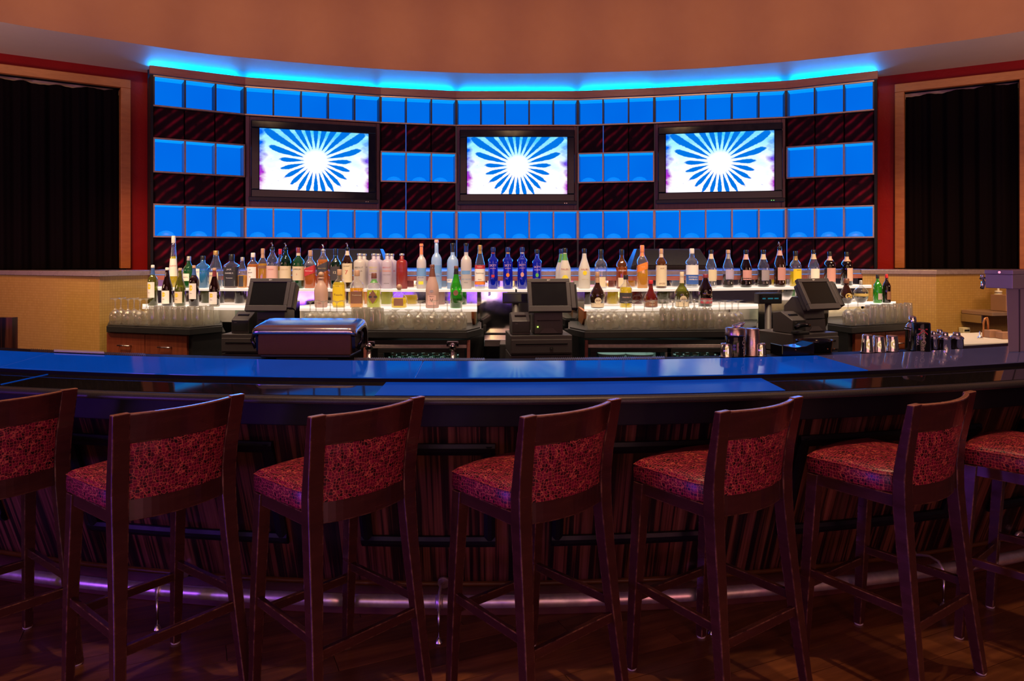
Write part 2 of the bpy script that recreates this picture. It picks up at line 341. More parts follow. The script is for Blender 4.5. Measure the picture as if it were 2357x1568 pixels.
# ---------------------------------------------------------------- mesh helpers
class MB:
    def __init__(s): s.v = []; s.f = []; s.uv = {}; s.sm = []
    def add(s, vs_, fs, uvs=None, smooth=False):
        o = len(s.v); s.v += [tuple(v) for v in vs_]
        for i, f in enumerate(fs):
            if uvs is not None: s.uv[len(s.f)] = uvs[i]
            s.f.append([k+o for k in f]); s.sm.append(smooth)
        return s
    def box(s, c, d, rz=0, tilt=0, M4=None):
        x, y, z = (k/2 for k in d)
        vs_ = [Vector((a*x, b*y, e*z)) for e in (-1, 1) for b in (-1, 1) for a in (-1, 1)]
        R = Matrix.Rotation(rz, 3, 'Z') @ Matrix.Rotation(tilt, 3, 'X')
        vs_ = [R @ v + Vector(c) for v in vs_]
        if M4: vs_ = [M4 @ v for v in vs_]
        return s.add(vs_, [(0, 2, 3, 1), (4, 5, 7, 6), (0, 1, 5, 4), (2, 6, 7, 3), (0, 4, 6, 2), (1, 3, 7, 5)])
    def prism(s, pts, z0, z1):
        n = len(pts)
        ar = sum(pts[i][0]*pts[(i+1) % n][1]-pts[(i+1) % n][0]*pts[i][1] for i in range(n))
        if ar < 0: pts = pts[::-1]
        vs_ = [(p[0], p[1], z0) for p in pts]+[(p[0], p[1], z1) for p in pts]
        return s.add(vs_, [tuple(range(n))[::-1], tuple(range(n, 2*n))]+[(i, (i+1) % n, n+(i+1) % n, n+i) for i in range(n)])
    def loops(s, L, closed=True, cap=True, smooth=False):
        n = len(L[0]); vs_ = [p for l in L for p in l]; fs = []
        for j in range(len(L)-1):
            for i in range(n if closed else n-1):
                k = (i+1) % n; fs.append((j*n+i, j*n+k, (j+1)*n+k, (j+1)*n+i))
        s.add(vs_, fs, smooth=smooth)
        if cap:
            o = len(s.v)-len(vs_)
            s.f.append([o+i for i in range(n)][::-1]); s.sm.append(False)
            s.f.append([o+(len(L)-1)*n+i for i in range(n)]); s.sm.append(False)
        return s
    def lathe(s, prof, segs=16, c=(0, 0, 0), sq=None, cap=True, smooth=True, sy=1.0):
        L = []; s.maxr = max(r for r, z in prof)
        for r, z in prof:
            l = []
            for i in range(segs):
                a = 2*PI*(i+.5)/segs; x, y = math.cos(a), math.sin(a)
                if sq:
                    k = (abs(x)**sq+abs(y)**sq)**(-1/sq)
                    f = min(1, max(0, r/max(1e-6, s.maxr)*1.4-.4)); k = 1+(k-1)*f
                    x *= k; y *= k
                l.append((c[0]+x*r, c[1]+y*r*sy, c[2]+z))
            L.append(l)
        return s.loops(L, True, cap, smooth)
    def tube(s, path, r, segs=10, cap=True):
        P = [Vector(p) for p in path]; L = []
        up = Vector((0, 0, 1))
        for i, p in enumerate(P):
            t = (P[min(i+1, len(P)-1)]-P[max(i-1, 0)]).normalized()
            a = t.cross(up); a = a.normalized() if a.length > 1e-4 else Vector((1, 0, 0))
            b = t.cross(a).normalized(); rr = r[i] if isinstance(r, (list, tuple)) else r
            L.append([p+a*math.cos(2*PI*k/segs)*rr+b*math.sin(2*PI*k/segs)*rr for k in range(segs)])
        return s.loops(L, True, cap, True)
    def quad(s, a, b, c, d, uv=None): return s.add([a, b, c, d], [(0, 1, 2, 3)], [uv] if uv else None)
    def mesh(s, name, bevel=0, bseg=2):
        me = bpy.data.meshes.new(name); me.from_pydata(s.v, [], s.f)
        for p, k in zip(me.polygons, s.sm): p.use_smooth = k
        if s.uv:
            ul = me.uv_layers.new(name='UVMap')
            for i, u in s.uv.items():
                for k, li in enumerate(me.polygons[i].loop_indices): ul.data[li].uv = u[k]
        bm = bmesh.new(); bm.from_mesh(me)
        bmesh.ops.recalc_face_normals(bm, faces=bm.faces) if not s.uv else None
        if bevel:
            es = [e for e in bm.edges if len(e.link_faces) == 2 and e.calc_face_angle(0) > .6]
            bmesh.ops.bevel(bm, geom=es, offset=bevel, segments=bseg, affect='EDGES', profile=.5, clamp_overlap=True)
        bm.to_mesh(me); bm.free(); return me
def tag(o, label=None, cat=None, group=None, kind=None):
    for k, v in (('label', label), ('category', cat), ('group', group), ('kind', kind)):
        if v: o[k] = v
    return o
def link(name, me, m, parent=None):
    o = bpy.data.objects.new(name, me); COL.objects.link(o)
    if m is not None and me is not None and not me.materials: me.materials.append(m)
    if parent: o.parent = parent
    return o
def part(name, mb, m, parent, bevel=0, label=None):
    o = link(name, mb.mesh(name, bevel), m, parent)
    if label: o['label'] = label
    return o
def single(name, mb, m, label, cat, group=None, bevel=0, loc=None):
    o = link(name, mb.mesh(name, bevel), m)
    if loc: o.location = loc
    return tag(o, label, cat, group)
def struct(name, mb, m, parent=None, bevel=0):
    o = link(name, mb.mesh(name, bevel), m, parent)
    if not parent: o['kind'] = 'structure'
    return o
def thing(name, label, cat, loc=(0, 0, 0), rz=0, group=None):
    o = bpy.data.objects.new(name, None); COL.objects.link(o); o.location = loc; o.rotation_euler = (0, 0, rz); o.empty_display_size = .05
    return tag(o, label, cat, group)
def sroot(name):
    o = bpy.data.objects.new(name, None); COL.objects.link(o); o['kind'] = 'structure'; return o
def dup(root, loc, rz=0, label=None, group=None):
    r = root.copy(); COL.objects.link(r); r.location = loc; r.rotation_euler = (0, 0, rz)
    if label: r['label'] = label
    if group: r['group'] = group
    for ch in list(root.children):
        c = ch.copy(); COL.objects.link(c); c.parent = r
        for g in ch.children:
            d = g.copy(); COL.objects.link(d); d.parent = c
    return r
def X(px, D): return (px-CX)*D/F
def P(px, D): return (X(px, D), D)
def Zp(py, D): return EYE+(HZ-py)*D/F
def lerp(tab, x):
    if x <= tab[0][0]: return tab[0][1]
    for (a, b), (c, d) in zip(tab, tab[1:]):
        if x <= c: return b+(d-b)*(x-a)/(c-a)
    return tab[-1][1]
TXT = {}
def text_geo(s):
    if s not in TXT:
        cu = bpy.data.curves.new('lettering', 'FONT'); cu.body = s; cu.align_x = 'CENTER'; cu.align_y = 'CENTER'; cu.size = 1; cu.resolution_u = 2
        o = bpy.data.objects.new('lettering', cu); COL.objects.link(o)
        bpy.context.view_layer.update()
        me = bpy.data.meshes.new_from_object(o.evaluated_get(bpy.context.evaluated_depsgraph_get()))
        TXT[s] = ([tuple(v.co) for v in me.vertices], [tuple(p.vertices) for p in me.polygons])
        bpy.data.objects.remove(o); bpy.data.meshes.remove(me); bpy.data.curves.remove(cu)
    return TXT[s]

# ================================================================ THE ROOM
CEIL = 3.31
lip = [(-5.6, 2.6), (-4.6, 4.35), (-3.75, 5.27), (-3.247, 5.66), (-2.926, 5.90), (-2.496, 6.156), (-1.492, 6.529), (-.6, 6.73), (.251, 6.768), (1.516, 6.632), (2.414, 6.362), (2.973, 6.1), (3.459, 5.81), (3.905, 5.489), (4.8, 4.6), (5.6, 3.0)]
def smooth_poly(pts, k=6):
    out = []
    for i in range(len(pts)-1):
        p0 = pts[max(i-1, 0)]; p1 = pts[i]; p2 = pts[i+1]; p3 = pts[min(i+2, len(pts)-1)]
        for j in range(k):
            t = j/k
            out.append(tuple(.5*((2*p1[a])+(-p0[a]+p2[a])*t+(2*p0[a]-5*p1[a]+4*p2[a]-p3[a])*t*t+(-p0[a]+3*p1[a]-3*p2[a]+p3[a])*t**3) for a in (0, 1)))
    return out+[pts[-1]]
LIP = smooth_poly(lip)
b = MB(); b.loops([[(x, y, CEIL) for x, y in LIP], [(x, y, 4.6) for x, y in LIP]], closed=False, cap=False, smooth=True)
struct('wall_upper', b, M['bulk'])                       # curved plaster bulkhead
b = MB()
b.loops([[(x, y+.001, CEIL) for x, y in LIP], [(x*1.02+(.0), 9.0, CEIL) for x, y in LIP]], closed=False, cap=False)
struct('ceiling', b, M['soffit'])
b = MB(); b.quad((-7, -4, 4.6), (7, -4, 4.6), (7, 9, 4.6), (-7, 9, 4.6)); struct('ceiling_main', b, M['soffit'])
# floor: sub-floor and planks laid on the diagonal
fl = MB(); fl.prism([(-7, -4), (7, -4), (7, 8.5), (-7, 8.5)], -.06, -.012)
FLOOR = struct('floor', fl, M['black'])
ang = math.radians(24); PW, PL = .125, 1.5
ca, sa = math.cos(ang), math.sin(ang)
pm = MB(); z0, z1 = -.012, 0.0
hw, hl = PW/2-.0012, PL/2-.0012
pm.box((0, 0, (z0+z1)/2), (hl*2, hw*2, z1-z0))
pm.uv = {5-4: [(-hl, -hw), (hl, -hw), (hl, hw), (-hl, hw)]}
pmesh = pm.mesh('plank')
bm = bmesh.new(); bm.from_mesh(pmesh); ul = bm.loops.layers.uv.verify()
for f in bm.faces:
    for lp in f.loops: lp[ul].uv = (lp.vert.co.x, lp.vert.co.y)
bm.to_mesh(pmesh); bm.free()
for r in range(-30, 40):
    for c in range(-5, 7):
        off = (r*.37) % 1*PL
        lx, ly = c*PL+off, r*PW
        gx, gy = ca*lx-sa*ly, sa*lx+ca*ly+1.9
        if -4.6 < gx < 4.8 and .9 < gy < 4.0:
            o = link('plank', pmesh, M['plank'], FLOOR); o.location = (gx, gy, 0); o.rotation_euler = (0, 0, ang)

# ---------------------------------------------------------------- curved display wall in seven facets
FP = [(-3.109, 6.236), (-2.464, 6.641), (-1.287, 7.047), (-.5566, 7.2007), (.6588, 7.2007), (1.3975, 7.066), (2.5837, 6.780), (3.2328, 6.4218)]
NB = [3, 5, 3, 5, 3, 5, 3]
ZT = (3.164, 2.8926); ZM = (2.623, 2.3187); ZL = (2.049, 1.7535); ZLEDGE = 1.477
class Facet:
    def __init__(s, i):
        s.a = Vector(FP[i]); s.b = Vector(FP[i+1]); s.n = NB[i]; d = s.b-s.a; s.w = d.length; s.t = d/s.w; s.out = Vector((s.t.y, -s.t.x))
    def p(s, u, d, z): q = s.a+s.t*u+s.out*d; return (q.x, q.y, z)
    def box(s, mb, u0, u1, d0, d1, z0, z1):
        L = [[s.p(u0, d0, z), s.p(u1, d0, z), s.p(u1, d1, z), s.p(u0, d1, z)] for z in (z0, z1)]
        mb.loops(L, True, True)
FAC = [Facet(i) for i in range(7)]
WB = sroot('wall_back')
for f in FAC:
    b = MB(); f.box(b, -.0, f.w, -.40, -.19, ZLEDGE-.4, 3.149); part('backing', b, M['blacktrim'], WB)
# padded panels, each its own piece
def padded_panel(f, u0, u1, z0, z1):
    b = MB(); g = .004
    f.box(b, u0+g, u1-g, -.19, -.035, z0+.003, z1-.003)
    o = part('wall_panel', b, M['padded'], WB, bevel=.008)
    me = o.data; ul = me.uv_layers.new(name='UVMap'); off = (random.random()*9, random.random()*9)
    for lp in me.loops:
        co = me.vertices[lp.vertex_index].co
        u = (Vector((co.x, co.y))-f.a).dot(f.t)-u0
        ul.data[lp.index].uv = (u*4+off[0], (co.z-z0)*4+off[1])
for i, f in enumerate(FAC):
    W = f.w/f.n
    for k in range(f.n):
        padded_panel(f, k*W, k*W+W, ZLEDGE, ZL[1])
        if f.n == 3:
            padded_panel(f, k*W, k*W+W, ZM[0], ZT[1]); padded_panel(f, k*W, k*W+W, ZL[0], ZM[1])
    if f.n == 5:
        b = MB(); f.box(b, .004, f.w-.004, -.19, -.03, ZL[0]+.003, ZT[1]-.003); part('veneer_board', b, M['tvboard'], WB, .003)
        for u in (.012, f.w-.037):
            b = MB(); f.box(b, u, u+.025, -.04, -.018, ZL[0]+.003, ZT[1]-.003); part('veneer_strip', b, M['tvboard'], WB, .002)
for i, u, za, zb in ((2, 1/3, ZM[0], ZT[1]), (2, 1/3, ZL[0], ZM[1]), (4, 1/3, ZM[0], ZT[1]), (6, 0.0, ZLEDGE+.02, ZL[1]), (3, 0.0, ZLEDGE+.1, ZL[1])):
    f = FAC[i]; b = MB(); f.box(b, f.w*u-.003, f.w*u+.003, -.10, -.036, za+.004, zb-.004); part('gap_light', b, emit('gap_blue', (.03, .12, .55), .9), WB)
# the unit's end panels and the header
for f, u0, u1 in ((FAC[0], -.022, 0), (FAC[6], FAC[6].w, FAC[6].w+.022)):
    b = MB(); f.box(b, u0, u1, -.19, 0, ZLEDGE, 3.164); part('end_panel', b, M['blacktrim'], WB)
TR = sroot('trim_1')
for f in FAC:
    e = .03 if f is FAC[0] or f is FAC[6] else 0
    b = MB(); f.box(b, -(e if f is FAC[0] else 0), f.w+(e if f is FAC[6] else 0), -.03, .02, 3.168, 3.240); part('header_board', b, M['header'], TR, .002)
    b = MB(); f.box(b, 0, f.w, -.40, -.03, 3.15, 3.166); part('header_top', b, M['blacktrim'], TR)
for f in FAC:
    b = MB(); f.box(b, 0, f.w, -.50, -.46, 1.0, CEIL); part('rear_wall', b, M['blacktrim'], WB)
for f in FAC:                                           # LED strip lying on top of the unit, behind the header
    t = thing('cove_light', f'blue LED cove strip behind the wood header above wall facet {["one","two","three","four","five","six","seven"][FAC.index(f)]}', 'light', group='cove strips behind the header')
    b = MB(); f.box(b, .02, f.w-.02, -.34, -.29, 3.215, 3.268); part('led_strip', b, M['cove'], t)
    q0, q1 = Vector(f.p(f.w/2, -.36, 3.272)), Vector(f.p(f.w/2, .45, 3.318))
    cl_ = area('cove_lamp', q0, q1, f.w*.98, 11, (.0, .30, 1.0), .04); cl_.data.spread = math.radians(110); cl_.rotation_euler = (q1-q0).to_track_quat('-Z', 'Y').to_euler()
    b = MB(); f.box(b, .02, f.w-.02, -.345, -.285, 3.167, 3.214); part('channel', b, M['steel'], t)
# rows of lit boxes
spots_ = ['at the left end', '', '', '', '', '', 'at the right end']
desc = ['facet nearest the left drapes', 'facet over the first television', 'facet between first and second televisions', 'facet of the middle television', 'facet between middle and third televisions', 'facet of the third television', 'facet nearest the beer tap side']
def light_row(i, zz, name, rowname, domes):
    f = FAC[i]; W = f.w/f.n; z1, z0 = zz
    wd = {3: 'three', 5: 'five'}[f.n]
    t = thing('light_box', f'{rowname} row of {wd} blue lit boxes, {desc[i]}', 'light box', group=f'blue light boxes, {rowname} row')
    fr = M['boxframe']; e = .014
    for nm, za, zb in (('top_rail', z1-e, z1), ('bottom_rail', z0, z0+e)):
        b = MB(); f.box(b, 0, f.w, -.17, 0, za, zb); part(nm, b, fr, t, .0015)
    for k in range(f.n+1):
        b = MB(); hw_ = .007 if 0 < k < f.n else .006
        u = min(max(k*W, hw_), f.w-hw_)
        f.box(b, u-hw_, u+hw_, -.17, -.001, z0+e, z1-e); part('divider', b, M['darkdiv'] if name == 'top' and 0 <= k <= f.n else fr, t)
    for k in range(f.n):
        u0, u1 = k*W+.008, k*W+W-.008
        b = MB(); f.box(b, u0, u1, -.168, -.150, z0+e, z1-e); part('light_panel', b, M['bluebox'], t)
        b = MB(); f.box(b, u0, u1, -.149, -.012, z1-e-.006, z1-e-.0005); part('top_lamp', b, M['bluestrip'], t)
        if domes:
            b = MB(); u = (u0+u1)/2+random.uniform(-.03, .03); q = f.p(u, -.10, z0+e)
            b.lathe([(.075, 0), (.072, .015), (.055, .035), (.025, .047), (.004, .05)], 14, q, sy=.5); part('lamp_dome', b, M['bluedome'], t)
for f in FAC:
    q0, q1 = Vector(f.p(f.w/2, .04, 1.80)), Vector(f.p(f.w/2, 1.75, 1.42))
    bl_ = area('box_glow', q0, q1, f.w*.95, 5.5, (.02, .22, 1.0), .10)
for i in range(7):
    light_row(i, ZT, 'top', 'top', False)
    light_row(i, ZL, 'low', 'lower', True)
    if NB[i] == 3: light_row(i, ZM, 'mid', 'middle', i in (2, 4))
# televisions
def tv(i, label):
    f = FAC[i]; zc = (Zp(383, 7.2)); w_, h_ = .992, .565
    uc = f.w/2
    t = thing('television', label, 'television', group='televisions in the blue wall')
    bw = .075; d0, d1 = .0, .075
    for nm, u0, u1, z0, z1 in (('bezel_top', -w_/2-bw, w_/2+bw, h_/2, h_/2+bw*.95), ('bezel_bottom', -w_/2-bw, w_/2+bw, -h_/2-bw*1.0, -h_/2), ('bezel_side', -w_/2-bw, -w_/2, -h_/2, h_/2), ('bezel_side', w_/2, w_/2+bw, -h_/2, h_/2)):
        b = MB(); f.box(b, uc+u0, uc+u1, -.028, d1, zc+z0, zc+z1); part(nm, b, M['tvblack'], t, .008)
    b = MB(); f.box(b, uc-w_/2-bw-.02, uc+w_/2+bw+.02, -.02, d1+.012, zc-h_/2-bw-.032, zc-h_/2-bw+.006); part('speaker_bar', b, M['black'], t, .006)
    b = MB(); b.quad(f.p(uc-w_/2, .06, zc-h_/2), f.p(uc+w_/2, .06, zc-h_/2), f.p(uc+w_/2, .06, zc+h_/2), f.p(uc-w_/2, .06, zc+h_/2), [(0, 0), (1, 0), (1, 1), (0, 1)])
    part('screen', b, M['tvscreen'], t)
    for k in range(2):
        b = MB(); f.box(b, uc+w_/2-.03+k*.02, uc+w_/2-.022+k*.02, d1+.011, d1+.0135, zc-h_/2-bw-.022, zc-h_/2-bw-.014); part('status_light', b, emit('green_led', (.2, .9, .2), 1.0) if i == 5 else M['steel'], t)
tv(1, 'wall television showing blue and white sunburst, angled, beside the dark left curtain')
tv(3, 'wall television showing blue and white sunburst, facing straight on, centre of wall')
tv(5, 'wall television showing blue and white sunburst, with two green standby lights')

# ---------------------------------------------------------------- red walls with curtained windows on both sides
def wallframe(A, B):
    A, B = Vector(A), Vector(B); d = B-A; t = d.normalized(); return A, t, Vector((t.y, -t.x))
def redside(side, A, B, n, x_in, x_out, px0, px1, jamb_far):
    A, t, out = wallframe(A, B); L = (Vector(B)-A).length
    def p(u, d, z): q = A+t*u+out*d; return (q.x, q.y, z)
    def bx(mb, u0, u1, d0, d1, z0, z1): mb.loops([[p(u0, d0, z), p(u1, d0, z), p(u1, d1, z), p(u0, d1, z)] for z in (z0, z1)], True, True)
    def upx(px):                    # where the sight line through this column meets the wall plane
        k = (px-CX)/F; return (k*A.y-A.x)/(t.x-k*t.y)
    a0, a1 = x_out; i0, i1 = x_in
    ua, ub = upx(a0), upx(a1); ia, ib = upx(i0), upx(i1)
    wl = sroot('wall_'+side)
    zf0, zf1 = ZLEDGE, 1.6+1.3505*1.1958
    zi = 1.6+1.285*1.1958
    lo, hi = min(ua, ub), max(ua, ub)
    li, hi2 = min(ia, ib), max(ia, ib)
    b = MB(); bx(b, -1.6, L+1.6, -.12, 0, zf1-.02, CEIL); part('plaster_over', b, M['redwall'], wl)
    b = MB(); bx(b, -1.6, lo+.02, -.12, 0, 0, zf1-.02); part('plaster_pier', b, M['redwall'], wl)
    b = MB(); bx(b, hi-.02, L+1.6, -.12, 0, 0, zf1-.02); part('plaster_pier', b, M['redwall'], wl)
    b = MB(); bx(b, lo+.02, hi-.02, -.12, -.11, 0, zf1-.02); part('recess_back', b, M['blacktrim'], wl)
    wn = sroot(f'window_{n}')
    b = MB(); bx(b, lo, hi, -.02, .035, zi, zf1); part('head_frame', b, M['framewood'], wn, .004)
    b = MB(); bx(b, lo, li, -.10, .035, zf0, zi); part('side_frame', b, M['framewood'], wn, .004)
    b = MB(); bx(b, hi2, hi, -.10, .035, zf0, zi); part('side_frame', b, M['framewood'], wn, .004)
    b = MB(); bx(b, li, hi2, -.105, -.10, zi-.05, zi-.0); part('lit_gap', b, plain('white_lining', (.55, .38, .33), .7), wn)
    c = MB(); N = 170; F_, Bk = [], []
    zt = zi-.012
    rows = [zf0+.002, zf0+.25, zf0+.6, zf0+1.0, zt-.16, zt-.05, zt]
    L_ = []
    for j, z in enumerate(rows):
        l = []
        for k in range(N+1):
            u = li+.006+(hi2-li-.012)*k/N
            am = .010 if j == len(rows)-1 else .017
            dd = am*math.sin(u*46+.7*math.sin(u*9)+j*.05)+.007*math.sin(u*101+j*.2)
            zz = z-(abs(math.sin(u*13+1))*.018+.012*math.sin(u*5) if j == len(rows)-1 else 0)
            l.append(p(u, -.058+dd, zz))
        L_.append(l)
    c.loops(L_, closed=False, cap=False, smooth=True)
    return single('curtain', c, M['curtain'], {'left': 'black velvet curtain in the wood frame by the left mosaic wall', 'right': 'black velvet curtain in the wood frame above the hand sink'}[side], 'curtain', 'black window curtains')
redside('left', (-4.334, 6.09), (-3.40, 6.758), 1, (-260, 277), (-330, 300), 0, 345, None)
redside('right', (3.51, 6.907), (4.478, 6.293), 2, (2082, 2346), (2060, 2372), 2020, 2357, None)

# ---------------------------------------------------------------- mosaic half walls, ledge, mirror
def uvwall(b, A, B, z0, z1):
    L = (Vector(B)-Vector(A)).length
    b.quad((A[0], A[1], z0), (B[0], B[1], z0), (B[0], B[1], z1), (A[0], A[1], z1), [(0, z0), (L, z0), (L, z1), (0, z1)])
LEDGE = [(340, 5.71), (520, 5.60), (700, 5.53), (940, 5.47), (1178, 5.45), (1400, 5.48), (1600, 5.59), (1800, 5.80), (1985, 6.10)]
def ledgeD(px): return lerp(LEDGE, px)
LW = [P(-160, 6.15), P(0, 5.82), P(229, 5.37), P(342, 5.71), (-2.95, 6.02), (-4.9, 6.02)]
RW = [P(1985, 6.10), P(2155, 5.93), P(2290, 6.10), P(2470, 6.25), (5.1, 6.5), (3.15, 6.38)]
for nm, W_, seq in (('wall_left_half', LW, (0, 1, 2, 3)), ('wall_right_half', RW, (0, 1, 2, 3))):
    r = sroot(nm); b = MB(); pts = [W_[i] for i in seq]; u = 0
    for a_, c_ in zip(pts, pts[1:]): uvwall(b, a_, c_, 0, 1.44)
    part('mosaic_face', b, M['mosaic'], r)
    b = MB(); cx_ = sum(p[0] for p in W_)/6; cy_ = sum(p[1] for p in W_)/6
    b.prism([(cx_+(p[0]-cx_)*1.02, cy_+(p[1]-cy_)*1.03-.012) for p in W_], 1.441, ZLEDGE); part('stone_cap', b, M['capstone'], r, .003)
lpx = [342, 430, 520, 610, 700, 820, 940, 1060, 1178, 1300, 1400, 1500, 1600, 1700, 1800, 1900, 1985]
lf = [P(px, ledgeD(px)) for px in lpx]
bkp = [f.p(u, -.03, 0)[:2] for f in FAC for u in (0,)]+[FAC[6].p(FAC[6].w, -.03, 0)[:2]]
LG = sroot('trim_2')
b = MB(); b.prism(lf+bkp[::-1], 1.441, ZLEDGE); part('ledge_top', b, M['capstone'], LG)
b = MB()
b.prism([(x, y-.004) for x, y in lf]+[(x, y+.03) for x, y in lf][::-1], 1.405, 1.4405); part('ledge_fascia', b, M['header'], LG)
b = MB(); b.prism([(x, y-.007) for x, y in lf]+[(x, y-.0042) for x, y in lf][::-1], 1.441, 1.447); part('light_line', b, emit('blue_line', (.12, .3, .75), .8), LG)
for a_, c_ in zip(lf, lf[1:]):
    pass
MR = sroot('wall_mirror')
b_px = [342, 520, 700, 940, 1178, 1400, 1600, 1800, 1985]
for a_, c_ in zip(b_px, b_px[1:]):
    A, B = P(a_, ledgeD(a_)+.03), P(c_, ledgeD(c_)+.03)
    b = MB(); b.prism([A, B, (B[0], B[1]+.02), (A[0], A[1]+.02)], .80, 1.41); part('mirror_panel', b, M['mirror'], MR)
for a_, c_ in ((342, 455), (455, 568), (690, 830), (830, 965), (965, 1098), (1345, 1480), (1480, 1615), (1615, 1745), (1908, 1985)):
    A, B = P(a_, ledgeD(a_)-.215), P(c_, ledgeD(c_)-.215)
    b = MB(); b.prism([A, B, (B[0], B[1]+.01), (A[0], A[1]+.01)], 1.2285, 1.336); part('mirror_riser', b, M['mirror'], MR)
    b = MB(); b.prism([(A[0], A[1]+.002), (B[0], B[1]+.002), (B[0], B[1]+.012), (A[0], A[1]+.012)], 1.0985, 1.2275); part('back_reflector', b, plain('pale_reflector', (.62, .56, .46), .35), MR)  # pale reflector added behind the glasses to brighten them

# ================================================================ THE BAR
BCX, BCY, BR = -.22, 2.75+8.2, 8.2
def arc(off, x0=-3.6, x1=3.9, n=64):
    R = BR-off; out = []
    for i in range(n+1):
        x = x0+(x1-x0)*i/n; a = math.asin(max(-1, min(1, (x-BCX)/BR)))
        out.append((BCX+R*math.sin(a), BCY-R*math.cos(a)))
    return out
def band(mb, o0, o1, z0, z1, x0=-3.6, x1=3.9, n=64, zz=None):
    A, B = arc(o0, x0, x1, n), arc(o1, x0, x1, n)
    mb.loops([[(*A[i], z0), (*B[i], z0), (*B[i], z1), (*A[i], z1)] for i in range(n+1)], True, True)
def arcuv(mb, o0, z0, o1, z1, x0, x1, n=64):
    A, B = arc(o0, x0, x1, n), arc(o1, x0, x1, n)
    for i in range(n):
        u0, u1 = (x0+(x1-x0)*i/n), (x0+(x1-x0)*(i+1)/n)
        mb.add([(*A[i], z0), (*A[i+1], z0), (*B[i+1], z1), (*B[i], z1)], [(0, 1, 2, 3)], [[(u0, z0), (u1, z0), (u1, z1), (u0, z1)]], True)
BAR = thing('bar_counter', 'long curved bar with blue glass top, granite edge and striped ebony front', 'bar counter', (0, 0, 0))
b = MB()
A, B, C_, D_ = arc(.0), arc(.012), arc(.03), arc(.0)
prof = [(.0, 1.028), (-.002, 1.036), (.002, 1.046), (.012, 1.0525), (.03, 1.0535), (.03, 1.025), (.004, 1.025)]
n = 64; rings = [arc(o) for o, z in prof]
b.loops([[(*rings[k][i], prof[k][1]) for k in range(len(prof))] for i in range(n+1)], True, True, True); part('granite_nosing', b, M['nose'], BAR)
OL, OS0, OS1 = .2, .203, .482
def zl(o): return 1.0525+.132*(o-.012)                 # granite ledge
def zs(o): return 1.0964+.100*(o-OS0)                  # glass strip
b = MB(); A_, B_ = arc(.031), arc(.50)
b.loops([[(*A_[i], 1.025), (*B_[i], 1.025), (*B_[i], zl(.50)-.016), (*arc(.2)[i], zl(.2)), (*A_[i], zl(.031))] for i in range(n+1)], True, True); part('granite_top', b, M['granite'], BAR)
b = MB(); band(b, .10, .16, .918, 1.0245); part('apron', b, M['apron'], BAR, .004)
b = MB(); arcuv(b, .43, .15, .155, .93, -3.6, 3.9, 90); part('ebony_front', b, M['ebony'], BAR)
b = MB(); band(b, .44, .56, .0, .135); part('plinth', b, M['plinthwood'], BAR, .004)
b = MB(); 
R2 = []
for k in range(8):
    a = 2*PI*k/8; R2.append((.427-.012*math.cos(a), .148+.012*math.sin(a)))
rings = [arc(o) for o, z in R2]
b.loops([[(*rings[k][i], R2[k][1]) for k in range(8)] for i in range(n+1)], True, True, True); part('amber_moulding', b, M['amber'], BAR)
b = MB(); band(b, .445, .50, .0, 1.02, -3.6, 3.9, 24); part('carcass', b, M['apron'], BAR)
b = MB(); band(b, .486, .60, 1.04, 1.118, -3.6, 3.9, 48); part('service_ledge', b, M['apron'], BAR, .003)
# raised frames on the ebony front
def fo(z): return .43+(.155-.43)*(z-.15)/.78-.006
def frame(px0, px1):
    D_ = 3.0
    def xa(px): # arc position on the front
        x = X(px, 3.0)
        for _ in range(4):
            d = BCY-math.sqrt((BR-.3)**2-(x-BCX)**2); x = X(px, d)
        return x
    x0, x1 = xa(px0), xa(px1); zt, zb, wv = .832, .345, .05
    zt -= 0
    def rail(za, zb_, xa_, xb_, n):
        b = MB(); L = []
        for i in range(n+1):
            x = xa_+(xb_-xa_)*i/n
            l = []
            for z, pr in ((za, 0), (za, .016), ((za*2+zb_)/3, .026), ((za+2*zb_)/3, .026), (zb_, .016), (zb_, 0)):
                o = fo(z)-pr; s_ = (x-BCX)/BR; c_ = math.sqrt(1-s_*s_)
                l.append((BCX+(BR-o)*s_, BCY-(BR-o)*c_, z))
            L.append(l)
        b.loops(L, True, True); return b
    part('frame_rail', rail(zt-wv, zt, x0, x1, 14), M['blacktrim'], BAR)
    part('frame_rail', rail(zb, zb+wv, x0, x1, 14), M['blacktrim'], BAR)
    for xa_, xb_ in ((x0, x0+wv), (x1-wv, x1)):
        b = MB(); L = []
        for i in range(7):
            z = zb+wv*.2+(zt-zb-wv*.4)*i/6; l = []
            for fx, pr in ((0, 0), (0, .016), (.33, .026), (.67, .026), (1, .016), (1, 0)):
                x = xa_+(xb_-xa_)*fx; o = fo(z)-pr*.98; s_ = (x-BCX)/BR; c_ = math.sqrt(1-s_*s_)
                l.append((BCX+(BR-o)*s_, BCY-(BR-o)*c_, z))
            L.append(l)
        b.loops(L, True, True); part('frame_stile', b, M['blacktrim'], BAR)
for a_, c_ in ((-480, -40), (165, 640), (819, 1143), (1279, 1690), (1830, 2235), (2330, 2700)): frame(a_, c_)
